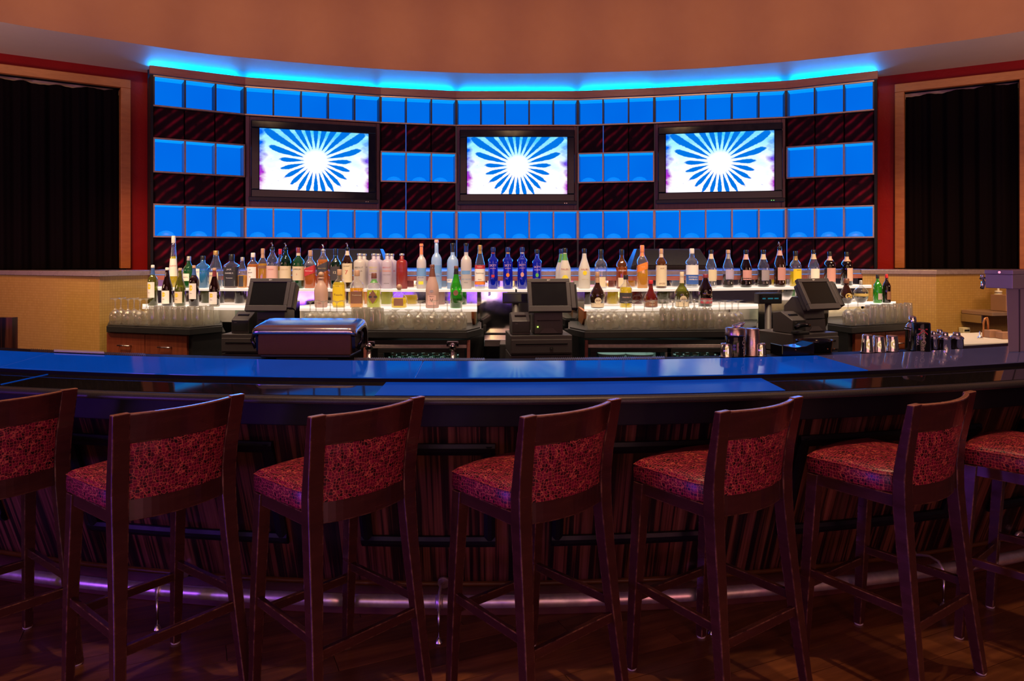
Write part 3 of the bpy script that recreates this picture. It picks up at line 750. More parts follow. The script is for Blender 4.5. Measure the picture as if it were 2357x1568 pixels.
# glass panels of the top: raised service strip and the lower pieces
def polyslab(name, pts, z0, z1, m, bev=.002): b = MB(); b.prism(pts, z0, z1); return part(name, b, m, BAR, bev)
def atx(off, px):
    x = X(px, 3.3)
    for _ in range(5):
        d = BCY-math.sqrt((BR-off)**2-(x-BCX)**2); x = X(px, d)
    return x
def arcseg(off, pxa, pxb, n=14):
    xa, xb = atx(off, pxa), atx(off, pxb); R = BR-off
    return [(xa+(xb-xa)*i/n, BCY-math.sqrt(R*R-(xa+(xb-xa)*i/n-BCX)**2)) for i in range(n+1)]
def piece(name, near, far, o0, o1, f, th, m):
    A_, B_ = arcseg(o0, *near), arcseg(o1, *far)
    b = MB(); b.loops([[(*p, f(o0)-th), (*q, f(o1)-th), (*q, f(o1)), (*p, f(o0))] for p, q in zip(A_, B_)], True, True); return part(name, b, m, BAR, .0015)
piece('glass_panel', (-420, -2), (-330, 116), OS0, OS1, zs, .016, M['blueglass'])
piece('glass_panel', (0, 953), (118, 973), OS0, OS1, zs, .016, M['blueglass'])
piece('glass_panel', (955, 1998), (975, 1880), OS0, OS1, zs, .016, M['blueglass'])
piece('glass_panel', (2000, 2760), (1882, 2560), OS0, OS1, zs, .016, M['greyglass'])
piece('glass_inlay', (862, 1808), (889, 1752), .034, .198, lambda o: zl(o)+.0016, .0012, M['blueglass2'])
b = MB(); A_, B_ = arc(OS0-.003), arc(OS0-.001)
b.loops([[(*A_[i], zl(OS0)), (*B_[i], zl(OS0)), (*B_[i], zs(OS0)-.004), (*A_[i], zs(OS0)-.004)] for i in range(n+1)], True, True); part('glass_edge', b, M['edgeglass'], BAR)
# seams in the granite
for p0, p1 in (((2, 888), (110, 857)), ):
    b = MB()
    A_ = Vector((X(p0[0], 3.0), 0)); 
    q0 = Vector((atx(.04, p0[0]), 0)); q1 = Vector((atx(.196, p1[0]), 0))
    for q, o in ((q0, .04), (q1, .196)): q.y = BCY-math.sqrt((BR-o)**2-(q.x-BCX)**2)
    dn = (q1-q0).normalized(); nn = Vector((-dn.y, dn.x))*.006
    b.loops([[(*(q0-nn), z+zl(.04)), (*(q0+nn), z+zl(.04)), (*(q1+nn), z+zl(.196)), (*(q1-nn), z+zl(.196))] for z in (.0004, .0016)], True, True); part('seam', b, M['blueglass'], BAR)
# foot rail with its brackets
RZ, RO = .158, .245
def railpath(x0, x1, n=30):
    R = BR-RO; return [(x0+(x1-x0)*i/n, BCY-math.sqrt(R*R-(x0+(x1-x0)*i/n-BCX)**2), RZ) for i in range(n+1)]
def foot_rail(pa, pb, label, brackets):
    t = thing('foot_rail', label, 'foot rail', group='metal foot rails along the bar')
    x0, x1 = atx(RO, pa), atx(RO, pb)
    b = MB(); b.tube(railpath(x0, x1), .027, 14); part('pipe', b, M['railmetal'], t)
    for px in brackets:
        x = atx(RO, px); R = BR-RO; y = BCY-math.sqrt(R*R-(x-BCX)**2)
        nd = Vector((BCX-x, BCY-y)).normalized(); yp = y
        def q(d, z): return (x+nd.x*d, y+nd.y*d, z)
        b = MB()
        ax = Vector((nd.x, nd.y, .3)).normalized(); c0 = Vector(q(.155, .165))
        b.tube([c0-ax*.006, c0+ax*.010], .026, 16); part('wall_flange', b, M['railmetal'], t)
        b = MB(); b.tube([q(.15, .165), q(.10, .185), q(.05, .20), q(.0, .195), q(-.025, .17), q(-.032, .135)], .0065, 8); part('bracket_arm', b, M['railmetal'], t)
        b = MB(); b.tube([q(-.03, .14), q(-.028, .02)], .0055, 8); part('bracket_leg', b, M['steel'], t)
        b = MB(); b.lathe([(.018, 0), (.018, .004), (.008, .018), (.006, .022)], 12, q(-.028, .0005)); part('floor_foot', b, M['steel'], t)
        b = MB()
        b.tube([(x-.016, y, RZ), (x+.016, y, RZ)], .0285, 14); part('pipe_collar', b, M['railmetal'], t)
foot_rail(-260, 795, 'worn round metal foot rail at the left of the bar, one floor bracket', [372])
foot_rail(806, 1606, 'worn round metal foot rail at mid bar with a brass wall flange', [1012])
foot_rail(1613, 2256, 'worn round metal foot rail at right of the bar under two stools', [1632, 2160])
foot_rail(2272, 2760, 'short worn metal foot rail beyond the gap beside the last stool', [2420])

# ================================================================ STOOLS
PZ = [(0, .2295, -.207, .018, .018), (.15, .2215, -.187, .0195, .0195), (.33, .212, -.165, .021, .021), (.55, .202, -.141, .025, .023), (.70, .197, -.128, .028, .024), (.80, .197, -.127, .029, .023), (.88, .199, -.137, .029, .020), (.97, .204, -.155, .029, .017), (1.076, .210, -.176, .029, .013)]
def post_y(z):
    return lerp([(p[0], p[2]) for p in PZ], z)
def curved_slab(z0, z1, xa, th, sag, nz=4, n=14, bulge=0, dy=0):
    b = MB(); rings = []
    for i in range(n+1):
        x = -xa+2*xa*i/n; bow = sag*(1-(x/xa)**2)
        zs = [z0+(z1-z0)*k/nz for k in range(nz+1)]
        fr, bk = [], []
        for z in zs:
            e = bulge*(1-(2*(z-z0)/(z1-z0)-1)**4)*(1-(x/xa)**6)
            y = post_y(z)-bow+dy
            bk.append((x, y-th/2-e, z)); fr.append((x, y+th/2+e, z))
        rings.append(bk+fr[::-1])
    b.loops(rings, True, True, False); return b
def make_stool(label):
    t = thing('bar_stool', label, 'bar stool', (0, 0, 0), 0, 'bar stools along the bar'); wm = M['stoolwood']
    for s_ in (-1, 1):
        b = MB(); b.loops([[(s_*x-hx, y-hy, z), (s_*x+hx, y-hy, z), (s_*x+hx, y+hy, z), (s_*x-hx, y+hy, z)] for z, x, y, hx, hy in [(.006,)+PZ[0][1:]]+PZ[1:]], True, True)
        o = part('rear_leg', b, wm, t, .0035)
        b = MB(); b.loops([[(s_*x-h, y-h, z), (s_*x+h, y-h, z), (s_*x+h, y+h, z), (s_*x-h, y+h, z)] for z, x, y, h in ((.006, .202, .262, .0165), (.35, .199, .243, .0205), (.735, .193, .216, .0235))], True, True)
        o2 = part('front_leg', b, wm, t, .003)
        for oo, (gx, gy) in ((o, (s_*.2295, -.207)), (o2, (s_*.202, .262))):
            b = MB(); b.lathe([(.017, 0), (.0185, .004), (.0185, .0065)], 12, (gx, gy, .0002)); part('glide', b, M['glide'], oo)
    def bar(p, q, h, w_):
        b = MB(); p, q = Vector(p), Vector(q); d = (q-p).normalized(); n_ = Vector((-d.y, d.x, 0)).normalized()*w_/2
        b.loops([[c-n_-Vector((0, 0, h/2)), c+n_-Vector((0, 0, h/2)), c+n_+Vector((0, 0, h/2)), c-n_+Vector((0, 0, h/2))] for c in (p, q)], True, True); return b
    for s_ in (-1, 1): part('side_stretcher', bar((s_*.2, .232, .335), (s_*.2125, -.158, .335), .032, .02), wm, t, .002)
    part('front_stretcher', bar((-.185, .246, .285), (.185, .246, .285), .032, .02), wm, t, .002)
    part('rear_stretcher', bar((-.205, -.170, .285), (.205, -.170, .285), .034, .02), wm, t, .002)
    for s_ in (-1, 1): part('seat_rail', bar((s_*.198, .205, .715), (s_*.197, -.115, .715), .045, .022), wm, t, .002)
    part('seat_rail', bar((-.18, .222, .715), (.18, .222, .715), .045, .022), wm, t, .002)
    # cushion
    out = []
    n = 12
    for i in range(n+1): x = .216-.432*i/n; out.append((x, .237+.035*(1-(x/.216)**2)))
    for i in range(1, 7): k = i/6; out.append((-.216+(.216-.181)*k*(1 if k > .9 else .35*k), .237-.345*k))
    for i in range(1, 9): x = -.181+.362*i/8; out.append((x, -.108-.030*(1-(x/.181)**2)))
    for i in range(1, 6): k = 1-i/6; out.append((.216-(.216-.181)*k*(1 if k > .9 else .35*k), .237-.345*k))
    cx_, cy_ = 0, .06
    def ring(s_, z, dome=0): return [(cx_+(x-cx_)*s_, cy_+(y-cy_)*s_, z) for x, y in out]
    b = MB(); b.loops([ring(.99, .738), ring(1.004, .747), ring(1.006, .775), ring(.997, .797), ring(.975, .8085), ring(.93, .815), ring(.8, .824), ring(.6, .832), ring(.35, .837), ring(.1, .839)], True, True, True)
    part('seat_cushion', b, M['croc'], t)
    # piping seam round the cushion
    b = MB(); rr = ring(.998, .8); b.tube(rr+[rr[0]], .0028, 6, False); part('seat_piping', b, M['croc'], t)
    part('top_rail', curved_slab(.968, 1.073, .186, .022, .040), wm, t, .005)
    part('lower_rail', curved_slab(.700, .778, .176, .022, .036), wm, t, .003)
    part('back_pad', curved_slab(.772, .974, .178, .020, .038, nz=6, bulge=.006), M['croc'], t)
    return t
ST = [(-2.104, 2.904, .887, 'wooden bar stool with red crocodile-weave seat, first from the striped end panel'),
      (-1.369, 2.779, .913, 'red-woven bar stool second from the striped end panel, before the drawer cabinet'),
      (-.653, 2.755, .817, 'red-woven bar stool below the steel roll-top bin, brightest top rail'),
      (.103, 2.748, .709, 'red-woven bar stool in the middle, below the middle cash register'),
      (.818, 2.818, .616, 'red-woven bar stool below the black cocktail shaker, fifth from striped panel'),
      (1.561, 2.930, .605, 'red-woven bar stool turned most sideways, below the mirror-finish steel tumblers'),
      (2.301, 3.087, .712, 'red-woven bar stool cut by the picture edge, below the beer tap tower')]
k_ = 1.6/1.68
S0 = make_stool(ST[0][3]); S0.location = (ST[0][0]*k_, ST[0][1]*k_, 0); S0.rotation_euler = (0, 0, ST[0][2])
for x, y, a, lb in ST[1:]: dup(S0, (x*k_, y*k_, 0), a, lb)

# ================================================================ BACK COUNTER
ZC = 1.0977
def counter_unit(name, label, front, back, inset=.05):
    """a counter block: black top slab with a rubber bar mat, on a carcass"""
    t = thing(name, label, 'back bar counter')
    pts = front+back
    cx_ = sum(p[0] for p in pts)/len(pts); cy_ = sum(p[1] for p in pts)/len(pts)
    b = MB(); b.prism(pts, ZC-.045, ZC); part('counter_top', b, M['blackgloss'] if False else M['black'], t, .004)
    b = MB(); b.prism([(cx_+(x-cx_)*.985, cy_+(y-cy_)*.95) for x, y in pts], ZC+.0005, ZC+.009); part('bar_mat', b, M['mat'], t, .002)
    b = MB(); b.prism([(x, y+inset) for x, y in front]+back, 0, ZC-.0455); part('carcass', b, M['black'], t)
    return t
def face(A, B):
    A, B = Vector(A), Vector(B); d = B-A; t = d.normalized(); return A, t, Vector((t.y, -t.x)), d.length
def fbox(mb, fc, u0, u1, d0, d1, z0, z1):
    A, t, o, L = fc
    q = lambda u, d, z: (A.x+t.x*u+o.x*d, A.y+t.y*u+o.y*d, z)
    mb.loops([[q(u0, d0, z), q(u1, d0, z), q(u1, d1, z), q(u0, d1, z)] for z in (z0, z1)], True, True)
def drawers(t, fc, cols, z1, rows=3, h=.20):
    for (u0, u1) in cols:
        for r in range(rows):
            za = z1-r*h
            b = MB(); fbox(b, fc, u0+.002, u1-.002, -.03, .012, za-h+.003, za); d = part('drawer', b, M['drawerwood'], t, .002)
            A, tt, o, L = fc; um = (u0+u1)/2
            q = lambda u, dd, z: (A.x+tt.x*u+o.x*dd, A.y+tt.y*u+o.y*dd, z)
            b = MB(); zz = za-h*.43
            b.tube([q(um-.05, .012, zz), q(um-.05, .034, zz), q(um+.05, .034, zz), q(um+.05, .012, zz)], .005, 8); part('handle', b, M['steel'], d)
LCF = [P(245, 5.10), P(436, 4.89), P(512, 5.10)]
lc = counter_unit('back_counter', 'black-topped drawer cabinet of red-brown veneer against the yellow mosaic wall', LCF, [P(512, 5.52), P(420, 5.60), P(250, 5.42)])
fc = face(P(245, 5.15), P(436, 4.94)); L = fc[3]
drawers(lc, fc, [(.012, L*.49), (L*.49, L-.01)], ZC-.050)
CL = [P(692, 4.92), P(703, 4.76), P(1075, 4.70), P(1108, 4.93)]
cl = counter_unit('back_counter', 'black back counter over the cooler full of green bottles, below the tequila shelf', CL, [P(1108, 5.40), P(900, 5.43), P(692, 5.50)], .40)
CR = [P(1308, 4.93), P(1345, 4.71), P(1712, 4.78), P(1745, 5.0)]
cr = counter_unit('back_counter', 'black back counter over the cooler with white bowls, below the liqueur shelf', CR, [P(1745, 5.66), P(1550, 5.50), P(1308, 5.40)], .40)
RC = [P(1905, 5.22), P(1960, 5.00), P(2104, 5.27)]
rc = counter_unit('back_counter', 'black-topped drawer cabinet behind the tilted register and the steel tumblers', RC, [P(2110, 5.66), P(1985, 5.92), P(1905, 5.80)])
fc = face(P(1962, 5.05), P(2104, 5.32)); L = fc[3]
drawers(rc, fc, [(.012, L*.5), (L*.5, L-.01)], ZC-.050)
b = MB(); fbox(b, face(P(1075, 4.72), P(1076.5, 4.715)), -.03, .02, -.2, .01, .3, ZC-.05)
# low counters in the register bays
for px0, px1, D0, lab in ((512, 640, 5.02, 'low black counter in the bay under the first register'), (1108, 1308, 4.95, 'low black counter in the bay under the middle register'), (1745, 1905, 5.1, 'low black counter in the bay under the tilted register')):
    pass
def low_counter(px0, px1, D0, D1, label):
    t = thing('low_counter', label, 'low counter')
    b = MB(); b.prism([P(px0, D0), P(px1, D0), P(px1, D1), P(px0, D1)], .80, .84); part('counter_top', b, M['black'], t, .003)
    b = MB(); b.prism([P(px0+2, D0+.04), P(px1-2, D0+.04), P(px1-2, D1), P(px0+2, D1)], 0, .799); part('carcass', b, M['black'], t)
low_counter(496, 650, 4.42, 4.86, 'low black counter carrying the first cash register, beside the drawer cabinet')
low_counter(1085, 1325, 4.30, 4.66, 'low black counter carrying the middle cash register and its printer')
low_counter(1745, 1950, 4.38, 4.92, 'low black counter carrying the tilted register with the card reader')
b = MB(); A_ = [P(1114, 5.10), P(1222, 5.10), P(1222, 5.40), P(1114, 5.40)]
single('sink_counter', (lambda m: m.prism(A_, .95, 1.0) or m)(MB()), M['steel'], 'steel drip counter at back between the cooler counter and middle register', 'counter', bevel=.004)
# end brackets of the lower shelf
def shelf_end(px, D0, m, label, name):
    b = MB(); w_ = .018
    prof = [(0, ZC+.01), (.30, ZC+.01), (.42, 1.16), (.44, 1.212), (0, 1.212)]
    pts = [(D0+.44-y, z) for y, z in prof]
    x0 = X(px, D0)
    b.loops([[(x, y, z) for y, z in pts] for x in (x0-w_/2, x0+w_/2)], True, True)
    single(name, b, m, label, 'shelf bracket')
shelf_end(1088, 4.965, M['framewood'], 'tan wood bracket under shelf beside the tall champagne flutes end', 'shelf_bracket')
shelf_end(1347, 4.965, M['framewood'], 'tan curved wood bracket under shelf just right of the middle register', 'shelf_bracket')
# coolers
def cooler(px0, px1, D0, label, windows, kind):
    t = thing('bottle_cooler', label, 'cooler')
    fc = face(P(px0, D0), P(px1, D0)); L = fc[3]; u = lambda px: X(px, D0)-X(px0, D0)
    for a_, c_ in ((0, .02), (L-.02, L)):
        b = MB(); fbox(b, fc, a_, c_, -.02, .02, .35, ZC-.06); part('side_strip', b, M['header'], t, .002)
    b = MB(); fbox(b, fc, .021, L-.021, -.02, .015, .985, 1.008); part('top_rail', b, M['railmetal'], t, .002)
    b = MB(); fbox(b, fc, .021, L-.021, -.02, .01, 1.010, ZC-.06); part('top_panel', b, M['black'], t)
    for wi, (a_, c_) in enumerate(windows):
        ua, uc = u(a_), u(c_); zt = .955; zb = .45
        for nm, v in (('door_frame', (ua-.04, uc+.04, zt, zt+.028)), ('door_frame', (ua-.04, uc+.04, zb-.04, zb)), ('door_frame', (ua-.04, ua, zb, zt)), ('door_frame', (uc, uc+.04, zb, zt))):
            b = MB(); fbox(b, fc, v[0], v[1], -.01, .015, v[2], v[3]); part(nm, b, M['charcoal2'] if kind[wi] == 'bowls' and v[0] > ua else M['black'], t, .002)
        b = MB(); fbox(b, fc, ua, uc, .0, .004, zb, zt); part('door_glass', b, M['panelglass'], t)
        b = MB(); fbox(b, fc, ua-.01, uc+.01, -.36, -.35, zb-.05, zt+.03); part('back_liner', b, M['white'] if kind[wi] == 'bowls' else M['charcoal'], t)
        b = MB(); fbox(b, fc, ua, uc, -.34, -.02, zb+.0, zb+.005); part('shelf_wire', b, M['steel'], t)
        b = MB(); fbox(b, fc, ua+.02, uc-.02, -.30, -.06, zt+.012, zt+.02); part('cooler_lamp', b, emit('cooler_lamp', (.75, 1.0, .9), 1.6 if kind[wi] == 'bowls' else .6), t)
    return fc, u
fcA, uA = cooler(838, 1082, 4.76, 'black back-bar cooler showing green bottles and price cards behind glass', [(884, 1056)], ['b'])
fcB, uB = cooler(1346, 1712, 4.78, 'black two-door back-bar cooler, white bowls in one door, green bottles in other', [(1372, 1530), (1548, 1668)], ['bowls', 'b'])
def fq(fc, u, d): A, t, o, L = fc; return (A.x+t.x*u+o.x*d, A.y+t.y*u+o.y*d)
BB = [(0, 0), (.028, 0), (.030, .01), (.030, .12), (.024, .15), (.012, .18), (.0115, .225), (.013, .226), (.013, .235)]
gm = None
def beer(fc, u, d, label, group, top=.90):
    global gm
    x, y = fq(fc, u, d)
    if gm is None:
        t = thing('beer_bottle', label, 'bottle', (x, y, top-.24), 0, group)
        b = MB(); b.lathe([p for p in BB[1:-2]], 12); part('glass', b, glassy('green_bottle_lit', (.12, .45, .25), 1.5, .05, .35, (.06, .45, .22)), t)
        b = MB(); b.lathe([(.0135, .222), (.0145, .224), (.013, .236), (.006, .238)], 12); part('crown_cap', b, M['steel'], t)
        gm = t; return
    dup(gm, (x, y, top-.24), 0, label, group)
for fc, u, a_, c_, lab, grp in ((fcA, uA, 888, 1052, 'green beer bottle standing behind the single cooler door', 'bottles in the single-door cooler'), (fcB, uB, 1552, 1664, 'green beer bottle standing behind the second cooler door', 'bottles in the two-door cooler')):
    N = int((c_-a_)/24)
    for r in range(3):
        for i in range(N+1):
            beer(fc, u(a_+(c_-a_)*(i+.5*(r % 2))/(N+.5)), -.09-.075*r, lab, grp, .918+.006*r)
    for i in range(6 if c_-a_ > 150 else 5):
        uu = u(a_+8+(c_-a_-16)*(i+.3)/(6 if c_-a_ > 150 else 5)); b = MB(); fbox(b, fc, uu-.018, uu+.018, -.047, -.044, .930, .945)
        single('price_card', b, M['cream'], f'small blank cream card hanging above bottles in the {"single-door" if fc is fcA else "two-door"} cooler', 'price card', f'price cards in the {"single-door" if fc is fcA else "two-door"} cooler')
for i, (px, d) in enumerate(((1415, -.15), (1480, -.13))):
    x, y = fq(fcB, uB(px), d)
    b = MB(); b.lathe([(.05, 0), (.075, .02), (.094, .06), (.098, .068), (.092, .066), (.07, .03), (.045, .012)], 20)
    single('bowl', b, M['white'], ['white bowl in the cooler next to the wood side strip', 'white bowl in the cooler next to the clear tub'][i], 'bowl', 'white bowls in the cooler', loc=(x, y, .862))
b = MB(); b.lathe([(.03, 0), (.036, .07), (.04, .075), (.034, .07)], 14); x, y = fq(fcB, uB(1508), -.16)
single('tub', b, M['clearglass'], 'small clear tub beside the white bowls in the cooler', 'tub', loc=(x, y, .875))
# chrome valve fittings in front of the first cooler
for i, px in enumerate((850, 1042)):
    t = thing('valve_fitting', ['chrome valve on an upright rod at the cooler edge next to the roll-top bin', 'chrome valve on an upright rod at the cooler edge next to the middle bay'][i], 'valve', (X(px, 4.66), 4.66, .0))
    b = MB(); b.lathe([(.012, 0), (.012, .985)], 10); part('rod', b, M['railmetal'], t)
    b = MB(); b.lathe([(.016, .98), (.026, .995), (.022, 1.025), (.012, 1.035)], 12); part('valve_body', b, M['chrome'], t)
    b = MB(); b.box((0, 0, 1.037), (.075, .03, .012)); part('cross_head', b, M['chrome'], t, .004)
    for s_ in (-1, 1):
        b = MB(); b.box((s_*.032, -.004, 1.022), (.014, .022, .026)); part('cross_lug', b, M['chrome'], t, .003)

# ---------------------------------------------------------------- lit shelves
Z1, Z2 = 1.227, 1.349
def lit_shelf(pa, pb, f0, f1, z, label):
    n = max(2, int((pb-pa)/60)); pxs = [pa+(pb-pa)*i/n for i in range(n+1)]
    fr = [P(px, ledgeD(px)-f0) for px in pxs]; bk = [P(px, ledgeD(px)-f1) for px in pxs]
    t = thing('bottle_shelf', label, 'lit shelf', group='lit bottle shelves')
    b = MB(); b.prism(fr+bk[::-1], z-.012, z); part('lit_panel', b, M['shelf'], t)
    b = MB(); b.prism([(x, y-.004) for x, y in fr]+[(x, y-.0005) for x, y in fr][::-1], z-.017, z-.0005); part('front_edge', b, emit('shelf_edge', (1, .78, .62), .9), t)
    for px in (pxs[1], pxs[-2]):
        b = MB(); x, y = P(px, ledgeD(px)-f1-.012); b.box((x, y, z-.035), (.012, .018, .045)); part('shelf_clip', b, M['steel'], t)
lit_shelf(342, 1186, .23, .005, Z2, 'glowing upper shelf under gin, whiskey and vodka bottles')
lit_shelf(1190, 2006, .23, .005, Z2, 'glowing upper shelf under rum and schnapps bottles')
lit_shelf(328, 566, .50, .222, Z1, 'glowing lower shelf holding the five wine bottles')
lit_shelf(690, 1098, .50, .222, Z1, 'glowing lower shelf holding tequila bottles above stemware')
lit_shelf(1345, 1745, .50, .222, Z1, 'glowing lower shelf holding liqueur bottles right of middle register')
lit_shelf(1908, 2062, .62, .30, Z1, 'glowing short lower shelf with round liqueur and vermouth bottles')
for px in (542, 1098, 1330, 1745):
    b = MB(); x, y = P(px, ledgeD(px)-.42); b.box((x, y+.2, 1.16), (.008, .40, .125))
    single('shelf_support', b, M['panelglass'], {542: 'glass fin under shelf next to the first register', 1098: 'glass fin under shelf at cooler counter end', 1330: 'glass fin under shelf behind the middle register', 1745: 'glass fin under shelf next to the customer display'}[px], 'glass support')

# ---------------------------------------------------------------- registers
def lettering(name, s, size, m, parent, fn, label=None):
    """flat lettering mapped by fn(x, y) -> 3D point"""
    vs_, fs = text_geo(s); b = MB(); b.add([fn(x*size, y*size) for x, y, z in vs_], fs)
    me = bpy.data.meshes.new(name); me.from_pydata(b.v, [], b.f); return link(name, me, m, parent)
def cash_drawer(loc, rz, label, w_=.39, h=.122, dep=.34, lock=.09):
    t = thing('cash_drawer', label, 'cash drawer', loc, rz, 'cash drawers')
    b = MB(); b.box((0, dep/2+.006, h/2), (w_, dep, h-.002)); part('case', b, M['charcoal'], t, .004)
    b = MB(); b.box((0, .002, h*.44), (w_-.008, .010, h*.70)); part('drawer_front', b, M['charcoal'], t, .003)
    b = MB(); b.box((0, -.0035, h*.55), (w_*.84, .003, .006)); part('slot', b, M['blackgloss'], t)
    b = MB(); b.tube([(lock, .0, h*.33), (lock, -.007, h*.33)], .011, 14); part('lock', b, M['black'], t)
    b = MB(); b.tube([(lock, -.005, h*.33), (lock, -.009, h*.33)], .005, 10); part('key_slot', b, M['steel'], t)
def terminal(loc, rz, label, tilt, led):
    t = thing('pos_terminal', label, 'register', loc, rz, 'point of sale terminals')
    b = MB(); prof = [(-.0, 0), (.19, 0), (.19, .16), (.12, .225), (.055, .225), (.02, .14)]
    b.loops([[(x, y, z) for y, z in prof] for x in (-.092, .092)], True, True); part('base', b, M['charcoal'], t, .004)
    b = MB(); b.box((0, .004, .085), (.15, .012, .004)); part('base_slot', b, M['blackgloss'], t)
    b = MB(); b.loops([[(-.06, -.003, .005), (.06, -.003, .005), (.03, .004, .035), (-.03, .004, .035)], [(-.06, .012, .005), (.06, .012, .005), (.03, .02, .035), (-.03, .02, .035)]], True, True); part('base_badge', b, M['charcoal2'], t)
    if led:
        b = MB(); b.box((-.07, .004, .045), (.008, .012, .007)); part('power_light', b, emit('power_green', (.45, 1, .1), 3.0), t)
    R = Matrix.Rotation(-tilt, 4, 'X'); T = Matrix.Translation((0, -.015, .245)) @ R
    def tb(name, c, d, m, bev=0):
        b = MB(); b.box(c, d, M4=T); return part(name, b, m, t, bev)
    W_, H_ = .272, .222
    for c, d in (((0, 0, H_/2-.013), (W_, .03, .026)), ((0, 0, -H_/2+.019), (W_, .03, .038)), ((-W_/2+.0125, 0, .006), (.025, .03, H_-.064)), ((W_/2-.0125, 0, .006), (.025, .03, H_-.064))):
        tb('bezel', c, d, M['charcoal'], .0025)
    tb('screen', (0, -.004, .006), (W_-.05, .012, H_-.064), M['screen'])
    tb('rear_shell', (0, .04, 0), (W_*.86, .05, H_*.84), M['charcoal'], .012)
    tb('card_reader', (W_/2+.016, .004, -.002), (.030, .04, H_*.80), M['charcoal'], .004)
    tb('reader_flap', (W_/2+.037, .012, -.01), (.010, .055, H_*.74), M['black'], .003)
    lettering('lettering', 'IBM', .013, M['white'], t, lambda x, y: T @ Vector((x, -.0156, H_/2-.012+y)))
def printer(loc, rz, label):
    t = thing('receipt_printer', label, 'printer', loc, rz, 'receipt printers')
    b = MB(); prof = [(0, 0), (.17, 0), (.17, .125), (.10, .135), (.012, .092), (0, .085)]
    b.loops([[(x, y, z) for y, z in prof] for x in (-.058, .058)], True, True); part('case', b, M['charcoal'], t, .004)
    b = MB(); a_ = math.atan2(.043, .088)
    b.box((0, .052, .1145), (.072, .016, .006), tilt=a_); part('paper_slot', b, M['blackgloss'], t)
    b = MB(); b.box((0, -.001, .05), (.108, .004, .068)); part('front_panel', b, M['black'], t, .002)
    b = MB(); b.box((-.03, -.0032, .07), (.016, .001, .004)); part('badge', b, M['charcoal2'], t)
def display(loc, rz, label, h, lit):
    t = thing('customer_display', label, 'display', loc, rz, 'customer pole displays')
    b = MB(); b.lathe([(.055, 0), (.055, .012), (.022, .02), (.022, h)], 14); part('pole', b, M['charcoal'], t)
    b = MB(); b.box((0, 0, h+.036), (.182, .055, .074)); part('housing', b, M['black'], t, .005)
    b = MB(); b.box((0, -.029, h+.038), (.168, .003, .052)); part('window', b, M['blackgloss'], t)
    if lit:
        b = MB()
        for k in range(15):
            if k not in (3, 4, 10): b.box((-.058+k*.0082, -.0308, h+.036), (.0055, .001, .009))
        o = part('readout', b, emit('readout_cyan', (.0, .16, .22), 1.0), t); o['kind'] = 'stuff'
def station(px, D, rz, names, offs, tilt, led, lock=.09):
    cx_, cy_ = P(px, D)
    def q(u, v): return (cx_+math.cos(rz)*u-math.sin(rz)*v, cy_+math.sin(rz)*u+math.cos(rz)*v)
    cash_drawer((*q(0, 0), .9755), rz, names[0], lock=lock); cash_drawer((*q(0, .003), .8505), rz, names[1], lock=lock)
    terminal((*q(offs[0], .07), 1.0985), rz, names[2], math.radians(tilt), led)
    printer((*q(offs[1], .035), 1.0985), rz, names[3])
station(577, 4.56, math.radians(-4), ['upper charcoal cash drawer below the first register, partly behind the roll-top bin', 'lower charcoal cash drawer below the first register', 'charcoal touch-screen register nearest the wine bottles', 'charcoal receipt printer beside the register nearest wine bottles'], (.095, -.085), 24, True)
station(1247, 4.50, math.radians(6), ['upper charcoal cash drawer with round lock under the middle register', 'lower charcoal cash drawer under the middle register', 'charcoal touch-screen register in the middle with green power light', 'charcoal receipt printer beside the middle register'], (.055, -.125), 24, True, .06)
station(1880, 4.62, math.radians(24), ['upper charcoal cash drawer turned sideways under the tilted register', 'lower charcoal cash drawer turned sideways under the tilted register', 'charcoal touch-screen register turned sideways, near the round liqueur bottle', 'charcoal receipt printer beside the sideways register'], (.07, -.115), 30, False)
display((*P(1187, 4.97), 1.0), math.radians(2), 'blank black customer display on a pole by the middle register', .268, False)
display((*P(1768, 4.98), .845), math.radians(12), 'black customer display with dim cyan readout by the sideways register', .42, True)
b = MB(); b.box((0, 0, .07), (.22, .22, .14)); single('display_stand', b, M['black'], 'black stand block under the blank customer display', 'stand', bevel=.006, loc=(*P(1187, 4.97), .858))
x, y = P(1855, 4.50)
t = thing('card_reader', 'black handset card reader in front of the sideways register', 'card reader', (x, y, 1.0985), math.radians(24))
b = MB(); b.box((0, .045, .012), (.085, .075, .022)); part('cradle', b, M['black'], t, .006)
b = MB(); b.tube([(-.055, .03, .045), (-.02, .03, .058), (.03, .03, .062), (.062, .03, .056)], [.012, .016, .016, .012], 10); part('handset', b, M['blackgloss'], t)

